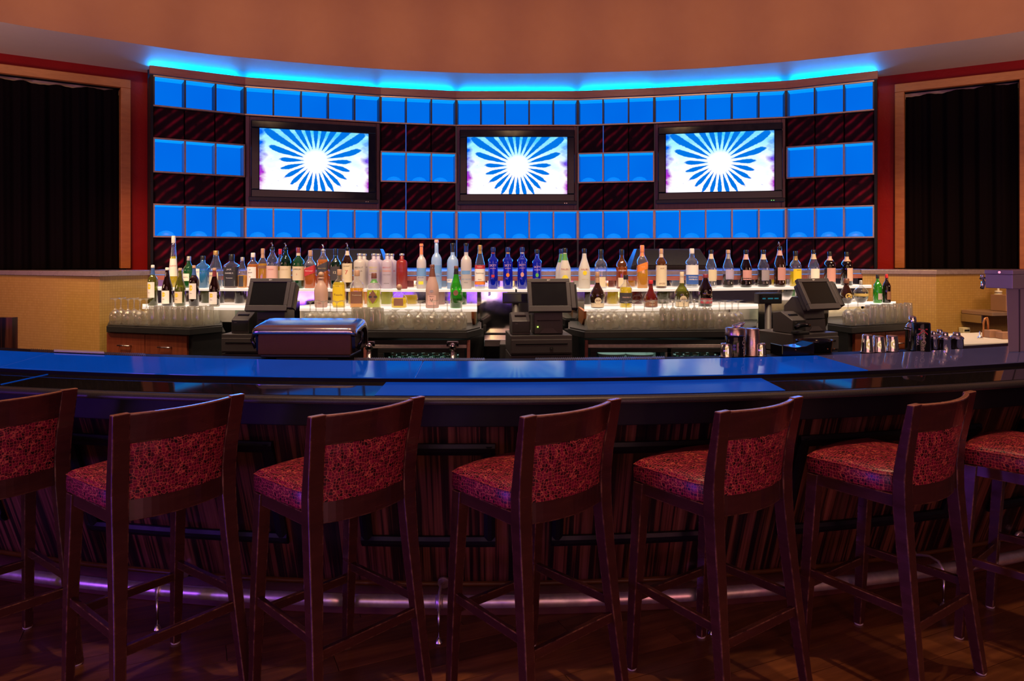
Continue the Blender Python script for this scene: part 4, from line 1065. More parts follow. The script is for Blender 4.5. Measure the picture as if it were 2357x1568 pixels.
# ---------------------------------------------------------------- things on the bar's service edge
def edge(px, off=.86):
    off -= .325
    x = atx(off, px); return x, BCY-math.sqrt((BR-off)**2-(x-BCX)**2)
ZE = 1.1185
x0, x1 = X(597, 3.36), X(812, 3.36)
t = thing('roll_top_bin', 'steel roll-top condiment bin with dark front standing on the bar edge', 'bin', ((x0+x1)/2, 3.32, ZE), math.radians(-2))
t.scale = (.895,)*3
W_ = (x1-x0)/.895
def bullnose(pts, xs): return [[(x, y, z) for y, z in pts] for x in xs]
hood = [(.0, .125), (-.014, .130), (-.021, .142), (-.017, .156), (-.004, .167), (.03, .176), (.10, .186), (.19, .196), (.245, .190), (.29, .15), (.30, .05), (.28, .05), (.275, .14), (.235, .176), (.18, .182), (.10, .172), (.02, .158), (.004, .146), (.006, .135), (.008, .125)]
b = MB(); L = []
for x, sc_ in ((-W_/2-.030, .76), (-W_/2-.027, .86), (-W_/2-.018, .94), (-W_/2-.004, .985), (-W_/2+.016, 1.0), (W_/2-.016, 1.0), (W_/2+.004, .985), (W_/2+.018, .94), (W_/2+.027, .86), (W_/2+.030, .76)):
    L.append([(x, .13+(y-.13)*sc_, .05+(z-.05)*sc_) for y, z in hood])
b.loops(L, True, True, True); part('steel_hood', b, M['steel'], t)
b = MB(); prof = [(.006, .022), (.012, .138), (.26, .138), (.27, .022)]
b.loops(bullnose(prof, (-W_/2, W_/2)), True, True); part('bin_body', b, plain('dark_bin_steel', (.11, .050, .022), .6, 0, spec=.12), t, .006)
b = MB(); b.box((0, .14, .014), (W_*.97, .24, .018)); part('bin_base', b, M['black'], t, .006)
for s_ in (-1, 1):
    b = MB(); b.loops([[(s_*(W_/2+.001), .13+(y-.13)*.86, .05+(z-.05)*.86) for y, z in hood[:9]+[(.28, .03), (.02, .03)]], [(s_*(W_/2+.017), .13+(y-.13)*.84, .05+(z-.05)*.84) for y, z in hood[:9]+[(.28, .03), (.02, .03)]]], True, True); part('end_cap', b, M['blackgloss'], t)
    b = MB(); b.tube([(s_*(W_/2+.016), .09, .135), (s_*(W_/2+.040), .07, .130), (s_*(W_/2+.046), .05, .095), (s_*(W_/2+.026), .05, .05)], .010, 10); part('grip', b, M['blackgloss'], t)
b = MB(); b.box((-.01, .03, .0025), (.27, .05, .005)); part('foot_block', b, M['black'], t)
# rubber bar mats
def bar_mat(pa, pb, label, m, o0=.492, o1=.565, h=.009):
    t = thing('bar_mat', label, 'bar mat', group='mats along the service edge')
    b = MB(); b.prism(arcseg(o0, pa, pb, 10)+arcseg(o1, pa, pb, 10)[::-1], ZE, ZE+h*.6); part('mat_base', b, m, t)
    b = MB(); n_ = int((pb-pa)/4.5)
    for k in range(n_):
        pa_ = pa+(pb-pa)*(k+.25)/n_; pb_ = pa+(pb-pa)*(k+.7)/n_
        b.prism(arcseg(o0+.004, pa_, pb_, 1)+arcseg(o1-.004, pa_, pb_, 1)[::-1], ZE+h*.6, ZE+h)
    o = part('mat_ribs', b, m, t); o['kind'] = 'stuff'
M['mat2'] = plain('grey_rubber', (.07, .06, .065), .4, var=.3, scale=120)
bar_mat(815, 1116, 'ribbed grey rubber bar mat beside the roll-top bin', M['mat2'])
bar_mat(1232, 1530, 'ribbed grey rubber bar mat before the middle register', M['mat2'])
bar_mat(70, 335, 'ribbed dark rubber bar mat near the yellow mosaic wall', M['mat2'])
b = MB(); b.prism(arcseg(.490, 124, 240, 8)+arcseg(.53, 124, 238, 8)[::-1], ZE+.0105, ZE+.016)
single('bar_towel', b, M['paper'], 'folded white towel lying on the dark rubber bar mat', 'towel')
# shakers and tins
def tin(px, wpx, ytop, label, name, group=None, taper=.80, m='chrome', off=.86, ybot=None, closed=True):
    x, y = edge(px, off); k = y/F; z0 = ZE; h = EYE-(ytop-HZ)*k-z0; r = wpx*k/2
    t = thing(name, label, 'shaker' if 'shaker' in name else 'tumbler', (x, y, z0), 0, group)
    b = MB(); b.lathe([(r, 0), (r*1.02, .004), (r*.98, .008), (r*(1+taper)/2, h*.5), (r*taper, h-.006), (r*taper*.94, h-.001), (r*taper*.7, h)], 24); part('body', b, M[m], t)
    b = MB(); b.tube([(r*1.0*math.cos(2*PI*i/20), r*1.0*math.sin(2*PI*i/20), .005) for i in range(21)], .0022, 6, False); part('rolled_rim', b, M[m], t)
    return t, r, h
M['tin'] = plain('satin_tin', (.55, .43, .38), .28, 1, var=.05)
tin(1672, 29, 790, 'short steel tumbler upside down, nearer the cooler, beside black shaker', 'steel_tumbler', 'steel tumblers', .88)
t, r, h = tin(1692, 44, 772, 'black shaker tin with vertical tan lettering and steel collar', 'cocktail_shaker', None, 1.0, 'blackgloss', .875)
b = MB(); b.lathe([(r*1.02, h), (r*1.03, h+.004), (r*1.0, h+.030), (r*.93, h+.036), (r*.5, h+.037)], 24); part('steel_collar', b, M['tin'], t)
b = MB(); b.lathe([(r*.55, 0), (r*.62, .003), (r*.60, .010), (r*.3, .012)], 18); o = part('strainer', b, M['chrome'], t); o.location = (.016, 0, h+.040); o.rotation_euler = (0, -.28, 0)
b = MB(); b.tube([(r*.6*math.cos(2*PI*i/24)+.016, r*.6*math.sin(2*PI*i/24), h+.052+.28*r*.6*math.cos(2*PI*i/24)) for i in range(25)], .0026, 6, False); part('strainer_coil', b, M['railmetal'], t)
def vert_on(r, phi, zc, s, size, m, t, name='lettering', down=False):
    def fn(x, y):
        if down: x, y = -x, -y
        a = phi+(-y)/r-PI/2; rr = r*1.012; return (rr*math.cos(a), rr*math.sin(a), zc+x)
    return lettering(name, s, size, m, t, fn)
vert_on(r*1.003, .75, h*.48, 'Ketel One', .030, M['cream'], t)
tin(1731, 37, 756, 'tall satin steel mixing tin upside down beside the black shaker', 'mixing_tin', None, .86, 'tin', .885)
tin(1751, 25, 790, 'short steel tumbler upside down, beside the tall satin mixing tin', 'steel_tumbler', 'steel tumblers', .88)
tin(1996, 29, 770, 'mirror steel tumbler upside down, first of three, nearest the crumpled cloth', 'steel_tumbler', 'steel tumblers', .76)
tin(2022, 31, 773, 'mirror steel tumbler upside down, middle of the three by drawers', 'steel_tumbler', 'steel tumblers', .78)
tin(2053, 30, 772, 'mirror steel tumbler upside down, third of three, nearest the second black shaker', 'steel_tumbler', 'steel tumblers', .80)
t, r, h = tin(2120, 42, 742, 'black shaker tin with red and white vertical lettering by small shakers', 'cocktail_shaker', None, .92, 'blackgloss', .83)
vert_on(r*.985, -.28, h*.42, 'etel One', .030, M['cream'], t, down=True); vert_on(r*.985, -.85, h*.44, 'VODKA', .017, M['white'], t, down=True)
M['red'] = plain('red_ink', (.55, .02, .04), .5)
vert_on(r*.99, -.36, h*.70, 'K', .062, M['red'], t, down=True)
def cobbler(px, wpx, ytop, label, off=.86):
    x, y = edge(px, off); k = y/F; h = EYE-(ytop-HZ)*k-ZE; r = wpx*k/2
    t = thing('cobbler_shaker', label, 'shaker', (x, y, ZE), 0, 'steel cobbler shakers')
    b = MB(); b.lathe([(r*.98, 0), (r*1.0, .004), (r*.95, h*.57), (r*1.05, h*.60), (r*1.03, h*.63)], 20); part('body', b, M['chrome'], t)
    b = MB(); b.lathe([(r*1.04, h*.632), (r*.95, h*.70), (r*.62, h*.78), (r*.50, h*.80)], 20); part('strainer_top', b, M['chrome'], t)
    b = MB(); b.lathe([(r*.52, h*.802), (r*.54, h*.82), (r*.50, h*.95), (r*.42, h*.985), (r*.2, h)], 18); part('cap', b, M['chrome'], t)
cobbler(2100, 31, 727, 'tallest steel cobbler shaker, half behind the lettered black shaker', .885)
cobbler(2149, 20, 762, 'small steel cobbler shaker touching the lettered black shaker')
cobbler(2163, 22, 758, 'small steel cobbler shaker at the back between two others', .91)
cobbler(2175, 26, 764, 'small squat steel cobbler shaker in front of the trio', .83)
cobbler(2202, 29, 764, 'small steel cobbler shaker standing nearest the hand sink')
# black bar caddy with a round well
x, y = edge(1866, .87)
t = thing('bar_caddy', 'black napkin caddy with round well beside the sideways register', 'caddy', (x, y, ZE), math.radians(11))
k = y/F; Wc = 162*k
b = MB(); prof = [(-Wc/2, 0), (-Wc/2, .052), (-Wc*.30, .040), (-Wc*.12, .045), (0.0, .062), (0.0, 0)]
b.loops([[(xx, yy, z) for xx, z in prof] for yy in (-.03, .075)], True, True); part('napkin_tray', b, M['blackgloss'], t, .003)
b = MB(); b.lathe([(Wc*.25, 0), (Wc*.27, .055), (Wc*.275, .060), (Wc*.255, .060), (Wc*.24, .03), (Wc*.2, .012), (.001, .012)], 28, (Wc*.235, .09, 0), sy=.75); part('round_well', b, M['blackgloss'], t)
for xx in (-.10, .07, .105):
    b = MB(); b.tube([(xx, -.030, .03), (xx, -.033, .03)], .003, 8); part('rivet', b, M['copper'], t)
b = MB(); bm_ = []
random.seed(3)
x, y = P(1941, 4.30)
b.loops([[(math.cos(a)*r_*(1+.25*math.sin(3*a+j)), math.sin(a)*r_*.8*(1+.2*math.cos(2*a+j)), z) for a in [2*PI*i/14 for i in range(14)]] for j, (r_, z) in enumerate(((.05, 0), (.055, .015), (.045, .04), (.03, .062), (.012, .070)))], True, True, True)
single('cloth', b, M['paper'], 'crumpled white cloth beside the sideways cash drawer', 'cloth', loc=(x, y, .841))
# beer tower
t = thing('beer_tower', 'steel beer tap tower with a grooved column at the bar end', 'beer tower', (0, 0, 0))
Db = 3.60; x0 = X(2321, Db)
b = MB(); b.loops([[(x0, Db, 1.1145), (x0+.36, Db+.09, 1.1145), (x0+.34, Db+.23, 1.1275), (X(2330, Db+.15), Db+.15, 1.1275)], [(x0-.011, Db, 1.432), (x0+.36, Db+.09, 1.432), (x0+.34, Db+.23, 1.432), (X(2330, Db+.15)-.011, Db+.15, 1.432)]], True, True)
M['tower'] = plain('satin_tower_steel', (.46, .38, .46), .4, .35, var=.05)
part('column', b, M['tower'], t, .003)
for dx in (.066, .17):
    b = MB(); b.box((x0+dx, Db+dx*.25-.002, 1.27), (.004, .006, .315), rz=.23); part('groove', b, M['charcoal2'], t)
hd = [P(2268, 3.67), P(2331, 3.55), (X(2331, 3.55)+.37, 3.74), (X(2268, 3.67)+.37, 3.88)]
b = MB(); b.prism(hd, 1.433, 1.503); part('head_box', b, M['tower'], t, .003)
cx_ = sum(p[0] for p in hd)/4; cy_ = sum(p[1] for p in hd)/4
b = MB(); b.prism([(cx_+(p[0]-cx_)*1.03, cy_+(p[1]-cy_)*1.05) for p in hd], 1.5035, 1.525); part('head_lid', b, M['tower'], t, .003)
b = MB(); q = Vector(P(2298, 3.605)); b.tube([(q.x-.003, q.y-.008, 1.514), (q.x-.006, q.y-.016, 1.514)], .006, 10); part('lid_screw', b, M['chrome'], t)
for i, (px, D) in enumerate(((2266, 3.70), (2280, 3.85), (2300, 3.94))):
    x, y = P(px, D)
    b = MB(); b.tube([(x+.03, y+.02, 1.480), (x-.012, y-.004, 1.480), (x-.03, y-.015, 1.480)], [.006, .008, .006], 10)
    tp = part('tap', b, M['chrome'], t)
    b = MB(); b.tube([(x-.008, y-.002, 1.486), (x-.004, y, 1.462), (x-.018, y-.008, 1.428)], [.011, .011, .009], 10); part('spout', b, M['chrome'], tp)
    b = MB(); b.lathe([(.006, 0), (.009, .006), (.006, .014), (.002, .016)], 10, (x-.016, y-.006, 1.486)); part('tap_collar', b, M['chrome'], tp)
# hand wash corner beyond the tower
A, B = P(2205, 5.99), P(2420, 6.21)
fcS = face(A, B); LS = fcS[3]
t = thing('wall_shelf', 'steel wall shelf on the mosaic behind the beer tower', 'shelf')
b = MB(); fbox(b, fcS, .03, LS, .005, .30, 1.115, 1.145); part('shelf_board', b, plain('tan_steel', (.48, .32, .26), .35, .6), t, .003)
b = MB(); fbox(b, fcS, .028, .04, .004, .20, 1.05, 1.113); part('bracket', b, M['steel'], t)
x, y = fq(fcS, .28, .16)
t = thing('pump_bottle', 'white pump bottle top behind the brown box on the wall shelf', 'bottle', (*fq(fcS, .345, .06), 1.1455))
b = MB(); b.lathe([(.025, 0), (.03, .01), (.03, .13), (.012, .14)], 14); part('bottle_body', b, M['white'], t)
b = MB(); b.lathe([(.028, .14), (.028, .155), (.008, .16), (.007, .19), (.004, .192)], 14); part('pump', b, M['white'], t)
b = MB(); b.box((0, 0, .066), (.17, .14, .13), rz=.25); single('cardboard_box', b, M['cardboard'], 'brown cardboard box on the steel wall shelf', 'box', bevel=.003, loc=(*fq(fcS, .275, .20), 1.1457))
t = thing('hand_sink', 'white hand sink with copper spout behind the beer tower', 'sink')
xs, ys = P(2216, 4.62)
b = MB(); b.prism([(xs, ys), (xs+.9, ys+.25), (xs+.8, ys+.75), (xs+.05, ys+.55)], .985, 1.03); part('sink_rim', b, M['white'], t, .006)
b = MB(); b.prism([(xs+.04, ys+.05), (xs+.85, ys+.28), (xs+.76, ys+.7), (xs+.08, ys+.5)], 0, .984); part('sink_base', b, M['charcoal2'], t)
b = MB(); xx, yy = P(2264, 5.0); b.tube([(xx, yy, 1.031), (xx, yy, 1.13), (xx+.01, yy, 1.16), (xx+.022, yy, 1.165), (xx+.03, yy, 1.14), (xx+.03, yy, 1.032)], .008, 10); part('spout', b, M['copper'], t)
b = MB(); xx, yy = P(2256, 4.9); b.lathe([(.018, 0), (.018, .01), (.005, .015), (.004, .05)], 10, (xx, yy, 1.031)); part('tap_lever', b, M['chrome'], t)
for i, (px, D, s_) in enumerate(((2283, 4.98, .09), (2312, 4.90, .08))):
    b = MB(); b.box((0, 0, s_*.28), (s_, s_*.8, s_*.55), rz=.1); single('carton', b, M['cardboard'], ['small tan carton on the hand sink beside the copper spout', 'small tan carton on the hand sink nearest the beer tower'][i], 'carton', bevel=.002, loc=(*P(px, D), 1.0315))
A, B = P(2206, 5.985), P(2221, 6.005); fcN = face(A, B)
t = thing('soap_dispenser', 'narrow cream wall dispenser with dark print on the mosaic behind the small shakers', 'dispenser')
b = MB(); fbox(b, fcN, 0, fcN[3], .002, .05, .86, 1.0); part('dispenser_case', b, M['cream'], t, .004)
b = MB(); fbox(b, fcN, .008, fcN[3]-.008, .0502, .0508, .968, .984); fbox(b, fcN, .012, fcN[3]-.012, .0502, .0508, .952, .958); part('print', b, M['black'], t)
# striped end panel at the far end of the bar
b = MB(); xA, xB = X(-170, 4.42), X(28, 4.42)
b.quad((xA, 4.42, 0), (xB, 4.42, 0), (xB, 4.42, 1.215), (xA, 4.42, 1.215), [(0, 0), (xB-xA, 0), (xB-xA, 1.2), (0, 1.2)])
b.quad((xB, 4.42, 0), (xB, 4.47, 0), (xB, 4.47, 1.215), (xB, 4.42, 1.215), [(0, 0), (.05, 0), (.05, 1.2), (0, 1.2)])
b.quad((xA, 4.42, 1.215), (xB, 4.42, 1.215), (xB, 4.47, 1.215), (xA, 4.47, 1.215), [(0, 0), (.5, 0), (.5, .05), (0, .05)])
b.quad((xB, 4.47, 0), (xA, 4.47, 0), (xA, 4.47, 1.215), (xB, 4.47, 1.215), [(0, 0), (xB-xA, 0), (xB-xA, 1.2), (0, 1.2)])
M['ebony2'] = M['ebony']
single('end_panel_screen', b, M['ebony'], 'upright striped ebony panel standing before the mosaic wall', 'panel')
# wedge loudspeakers lying on the ledge
def wedge(px0, px1, D, label, flip):
    xa, xb = X(px0, D), X(px1, D); w_ = xb-xa
    t = thing('wedge_speaker', label, 'speaker', ((xa+xb)/2, D, ZLEDGE+.001), 0, 'wedge speakers on the ledge')
    h = EYE-(573-HZ)*D/F-ZLEDGE
    b = MB(); prof = [(0, 0), (-.02, .03), (.10, h), (.26, h), (.34, 0)]
    s0, s1 = (1.0, .80) 
    L = []
    for x in (-w_/2, w_/2):
        L.append([(x if i in (0, 1, 4) else x*s1, yy, z) for i, (yy, z) in enumerate(prof)])
    b.loops(L, True, True); part('cabinet', b, M['charcoal2'], t, .006)
    b = MB(); b.loops([[(-w_/2*.93, -.018, .04), (w_/2*.93, -.018, .04), (w_/2*.79, .094, h-.008), (-w_/2*.79, .094, h-.008)], [(-w_/2*.93, -.028, .036), (w_/2*.93, -.028, .036), (w_/2*.79, .084, h-.012), (-w_/2*.79, .084, h-.012)]], True, True); part('grille', b, M['grille'], t)
wedge(690, 890, 6.25, 'grey wedge loudspeaker on the ledge behind the whiskey and white vodka bottles', 0)
wedge(1452, 1636, 6.25, 'grey wedge loudspeaker on the ledge behind the rum bottles', 1)

# ================================================================ BOTTLES
# profiles: (radius, height) as shares of radius and height; the second value is where the cap begins, third the cap's radius share
PROF = {
 'liquor': ([(.90, 0), (.98, .008), (1, .02), (1, .55), (.97, .60), (.80, .67), (.50, .73), (.37, .78), (.34, .82), (.34, .88)], .86, .38),
 'whiskey': ([(.90, 0), (1, .015), (1, .60), (.96, .66), (.72, .72), (.42, .77), (.36, .80), (.34, .88)], .87, .38),
 'bell_neck': ([(.92, 0), (1, .02), (1, .48), (.96, .55), (.74, .66), (.52, .76), (.44, .82), (.36, .88)], .88, .42),
 'slope': ([(.90, 0), (1, .02), (1, .10), (.94, .14), (.94, .20), (1, .24), (1, .50), (.94, .56), (.66, .68), (.44, .78), (.36, .84), (.34, .90)], .90, .38),
 'bordeaux': ([(.92, 0), (1, .012), (1, .60), (.93, .67), (.62, .73), (.40, .78), (.36, .82), (.34, .93)], .93, .36),
 'burgundy': ([(.92, 0), (1, .012), (1, .42), (.92, .52), (.66, .65), (.45, .76), (.36, .86), (.34, .93)], .93, .37),
 'slim': ([(.92, 0), (1, .008), (1, .18), (.92, .40), (.72, .62), (.52, .78), (.46, .86)], .86, .48),
 'absolut': ([(.94, 0), (1, .01), (1, .70), (.96, .76), (.80, .80), (.44, .825), (.37, .84), (.36, .94)], .94, .42),
 'tall': ([(.92, 0), (1, .01), (1, .56), (.93, .63), (.66, .69), (.42, .72), (.37, .75), (.35, .94)], .94, .42),
 'malibu': ([(.92, 0), (1, .015), (1, .42), (.93, .52), (.62, .66), (.42, .76), (.36, .84), (.34, .88)], .88, .38),
 'skyy': ([(.94, 0), (1, .012), (.97, .30), (.94, .50), (.99, .64), (.94, .70), (.60, .75), (.40, .78), (.37, .89)], .89, .46),
 'square': ([(.94, 0), (1, .015), (1, .58), (.94, .64), (.60, .72), (.38, .76), (.36, .84)], .84, .40),
 'decanter': ([(.80, 0), (.88, .02), (.97, .25), (1, .40), (.92, .53), (.60, .66), (.34, .75), (.32, .80), (.46, .81), (.46, .835), (.3, .84)], .84, .30),
 'squat': ([(.90, 0), (1, .04), (1, .30), (.90, .44), (.62, .56), (.34, .62), (.25, .68), (.25, .74)], .74, .25),
 'orb': ([(.45, 0), (.70, .08), (.95, .25), (1, .38), (.92, .52), (.66, .64), (.30, .71), (.20, .75), (.20, .80)], .80, .22),
 'bell': ([(.88, 0), (1, .02), (.98, .18), (1, .30), (.86, .44), (.52, .56), (.34, .66), (.30, .76), (.30, .86)], .86, .33),
 'benedictine': ([(.86, 0), (.92, .01), (1, .36), (.98, .42), (.62, .54), (.36, .64), (.30, .72), (.26, .86)], .86, .29),
 'flask': ([(.55, 0), (.72, .03), (1, .22), (.98, .34), (.72, .52), (.44, .66), (.34, .74), (.34, .80)], .80, .44),
 'jack': ([(.95, 0), (1, .012), (1, .62), (.97, .67), (.62, .73), (.38, .77), (.36, .84), (.36, .88)], .80, .40),
}
GL = {
 'clear': ((.96, .97, .98), .05), 'green': ((.05, .38, .14), .25), 'dgreen': ((.01, .10, .05), .3), 'brightgreen': ((.12, .75, .08), .3), 'aqua': ((.25, .70, .95), .22),
 'brown': ((.16, .05, .02), .3), 'dark': ((.03, .008, .008), .35), 'blue': ((.01, .05, .75), .45), 'olive': ((.40, .42, .06), .25), 'amberglass': ((.55, .20, .04), .25), 'redglass': ((.42, .04, .02), .4), 'wine': ((.06, .01, .008), .3),
}
def glass_mat(k):
    c, b_ = GL[k]; return glassy('bottle_glass_'+k, c, 1.75, .03, b_, c)
def frosted(k, c):
    n = 'frosted_'+k
    if n in MATS: return MATS[n]
    t = NT(n); d = t.n('ShaderNodeBsdfDiffuse'); d.inputs[0].default_value = (*c, 1)
    tr = t.n('ShaderNodeBsdfTranslucent'); tr.inputs[0].default_value = (*c, 1)
    g = t.n('ShaderNodeBsdfGlossy'); g.inputs['Roughness'].default_value = .3
    m1 = t.n('ShaderNodeMixShader'); m1.inputs[0].default_value = .45; t.l(d.outputs[0], m1.inputs[1]); t.l(tr.outputs[0], m1.inputs[2])
    m2 = t.n('ShaderNodeMixShader'); m2.inputs[0].default_value = .06; t.l(m1.outputs[0], m2.inputs[1]); t.l(g.outputs[0], m2.inputs[2])
    MATS[n] = t.end(m2.outputs[0]); return MATS[n]
FRO = {'white': (.80, .74, .70), 'pink': (.75, .52, .45), 'blue': (.45, .66, .90), 'red': (.42, .035, .03), 'milk': (.86, .82, .74), 'lilac': (.74, .66, .78)}
LIQ = {'amber': (.95, .33, .01), 'gold': (1.0, .58, .01), 'yellow': (1.0, .84, .0), 'lime': (.80, .85, .03), 'dark': (.02, .006, .006), 'brownred': (.22, .05, .015), 'water': (.86, .88, .9), 'red': (.5, .05, .02), 'green': (.10, .62, .05), 'olive': (.35, .40, .03), 'teal': (.1, .55, .7)}
def liquid_mat(k):
    c = LIQ[k]; b_ = {'water': .06, 'dark': .8, 'brownred': .6}.get(k, .6)
    return glassy('liquid_'+k, tuple(min(1, x*.9+.08) for x in c), 1.05, .1, b_, c)
CAPS = {'black': (.012, .012, .014), 'gold': (.55, .34, .12), 'silver': (.5, .48, .47), 'white': (.75, .70, .66), 'tan': (.50, .30, .18), 'red': (.5, .02, .03), 'cork': (.45, .27, .17), 'blue': (.04, .10, .30), 'darkblue': (.01, .02, .12), 'brown': (.16, .06, .04), 'green': (.10, .30, .08), 'pink': (.70, .42, .38), 'orange': (.75, .25, .10), 'maroon': (.20, .03, .04), 'cream': (.7, .58, .42)}
def cap_mat(k): return plain('cap_'+k, CAPS[k], .35, .6 if k in ('gold', 'silver') else 0)
INK = {'k': (.02, .02, .025), 'r': (.50, .03, .04), 'w': (.85, .80, .75), 'y': (.80, .70, .05), 'o': (.80, .22, .03), 'b': (.04, .12, .45), 'g': (.50, .36, .12), 'p': (.72, .45, .40), 'm': (.35, .05, .07), 'n': (.10, .42, .08), 'c': (.70, .60, .42), 'bl': (.15, .32, .62), 'dk': (.05, .045, .05), 'lav': (.42, .36, .52), 'br': (.22, .10, .06), 'yy': (.85, .62, .02), 'pk': (.62, .30, .28), 'sl': (.35, .30, .34)}
def ink(k): return plain('ink_'+k, INK[k], .55, var=.04)
def prof_r(pts, f):
    return lerp([(z, r) for r, z in pts], f)
def bottle(px, ytop, wpx, shape, glass, liq, cap, labels, texts, label, tier, group, fill=.55, turn=0, pour=False, back=0.0, name='liquor_bottle', sq=None, ball=False, sleeve=None, sy=1.0):
    z0 = (Z2 if tier == 'u' else Z1)+.0008
    D = ledgeD(px)-(.125 if tier == 'u' else .40 if px < 1900 else .50)+back
    k = D/F; H = EYE+(HZ-ytop)*k-z0; R = wpx*k/2; x = X(px, D)
    t = thing(name, label, 'bottle', (x, D, z0), 0, group)
    pts, cz, cr = PROF[shape]
    if pour: cz_h = 1.0
    segs = 24 if sq else 20
    b = MB(); pr = [(r*R, z*H) for r, z in pts]
    b.lathe(pr+[(pr[-1][0]*.9, pr[-1][1]+.001)], segs, sq=sq, sy=sy)
    if glass.startswith('f:'): part('bottle_glass', b, frosted(glass[2:], FRO[glass[2:]]), t)
    else: part('bottle_glass', b, glass_mat(glass), t)
    if liq:
        b = MB(); fp = [(r*R*.93, max(.004, z*H)) for r, z in pts if z < fill]+[(prof_r(pts, fill)*R*.93, fill*H), (.001, fill*H+.0002)]
        b.lathe(fp, segs, sq=sq, cap=True, sy=sy); part('liquid', b, liquid_mat(liq), t)
    b = MB(); cR = cr*R
    if ball: b.lathe([(cR*.5, cz*H), (cR*.95, cz*H+(1-cz)*H*.10), (cR*1.35, cz*H+(1-cz)*H*.38), (cR*1.35, cz*H+(1-cz)*H*.62), (cR*.9, cz*H+(1-cz)*H*.9), (cR*.3, H)], 14)
    else: b.lathe([(cR, cz*H), (cR*1.02, cz*H+.002), (cR*.98, H*.985), (cR*.8, H)] if not pour else [(cR, cz*H), (cR, cz*H+.012), (cR*.5, cz*H+.02)], 14)
    part('stopper' if ball else 'cap', b, cap_mat(cap), t)
    if sleeve:
        a, c_, m_ = sleeve; b = MB(); b.lathe([(prof_r(pts, a)*R*1.02, a*H), (prof_r(pts, (a+c_)/2)*R*1.03, (a+c_)/2*H), (prof_r(pts, c_)*R*1.02, c_*H)], 16, cap=False); part('neck_sleeve', b, cap_mat(m_) if m_ in CAPS else ink(m_), t)
    if pour:
        zt = cz*H+.018; b = MB(); b.tube([(0, 0, zt), (0, 0, zt+.02), (-.006, 0, zt+.034), (-.012, 0, H)], [.005, .0045, .004, .003], 8); part('pour_spout', b, M['chrome'], t)
    def surf(a, z, e):
        r = prof_r(pts, z/H)*R*(1+e)
        cx_, sy_ = math.sin(a), -math.cos(a)
        if sq:
            kk = (abs(cx_)**sq+abs(sy_)**sq)**(-1/sq); cx_ *= kk; sy_ *= kk
        return (cx_*r, sy_*r*sy, z)
    for lb in labels:
        za, zb, ha, m_ = lb[:4]; slant = lb[4] if len(lb) > 4 else 0; sh = lb[5] if len(lb) > 5 else 'rect'
        b = MB(); n = 10; hR = math.radians(ha); tr = math.radians(turn)
        if sh == 'rect':
            nz = 4; L = []
            for j in range(nz+1):
                l = []
                for i in range(n+1):
                    a = -hR+2*hR*i/n; z = (za+(zb-za)*j/nz+slant*a)*H; l.append(surf(a+tr, min(max(z, .003), H*.93), .012))
                L.append(l)
            b.loops(L, False, False, True)
        else:                                # round or pointed badge
            zc, hz = (za+zb)/2*H, (zb-za)/2*H; pts2 = []
            for i in range(18):
                q = 2*PI*i/18
                u, v = math.cos(q), math.sin(q)
                if sh == 'lens': u = u*(1-abs(v))**.6 if abs(v) < 1 else 0
                pts2.append(surf(u*hR+tr, zc+v*hz, .022))
            c0 = surf(tr, zc, .022); b.add([c0]+pts2, [(0, 1+i, 1+(i+1) % 18) for i in range(18)])
        part('label', b, ink(m_), t)
    for tx in texts:
        s, zf, size_px, m_ = tx[:4]; vert = len(tx) > 4
        def fn(x_, y_):
            if vert: x_, y_ = -y_, x_
            z = zf*H+y_+(0 if not labels or len(labels[0]) < 5 else 0); rr = prof_r(pts, min(.95, max(0, z/H)))*R
            return surf(x_/rr+math.radians(turn), z, .034)
        lettering('lettering', s, size_px*k, ink(m_), t, fn)
    return t
G1, G2 = 'spirit bottles on the upper shelf', 'bottles on the lower shelf'
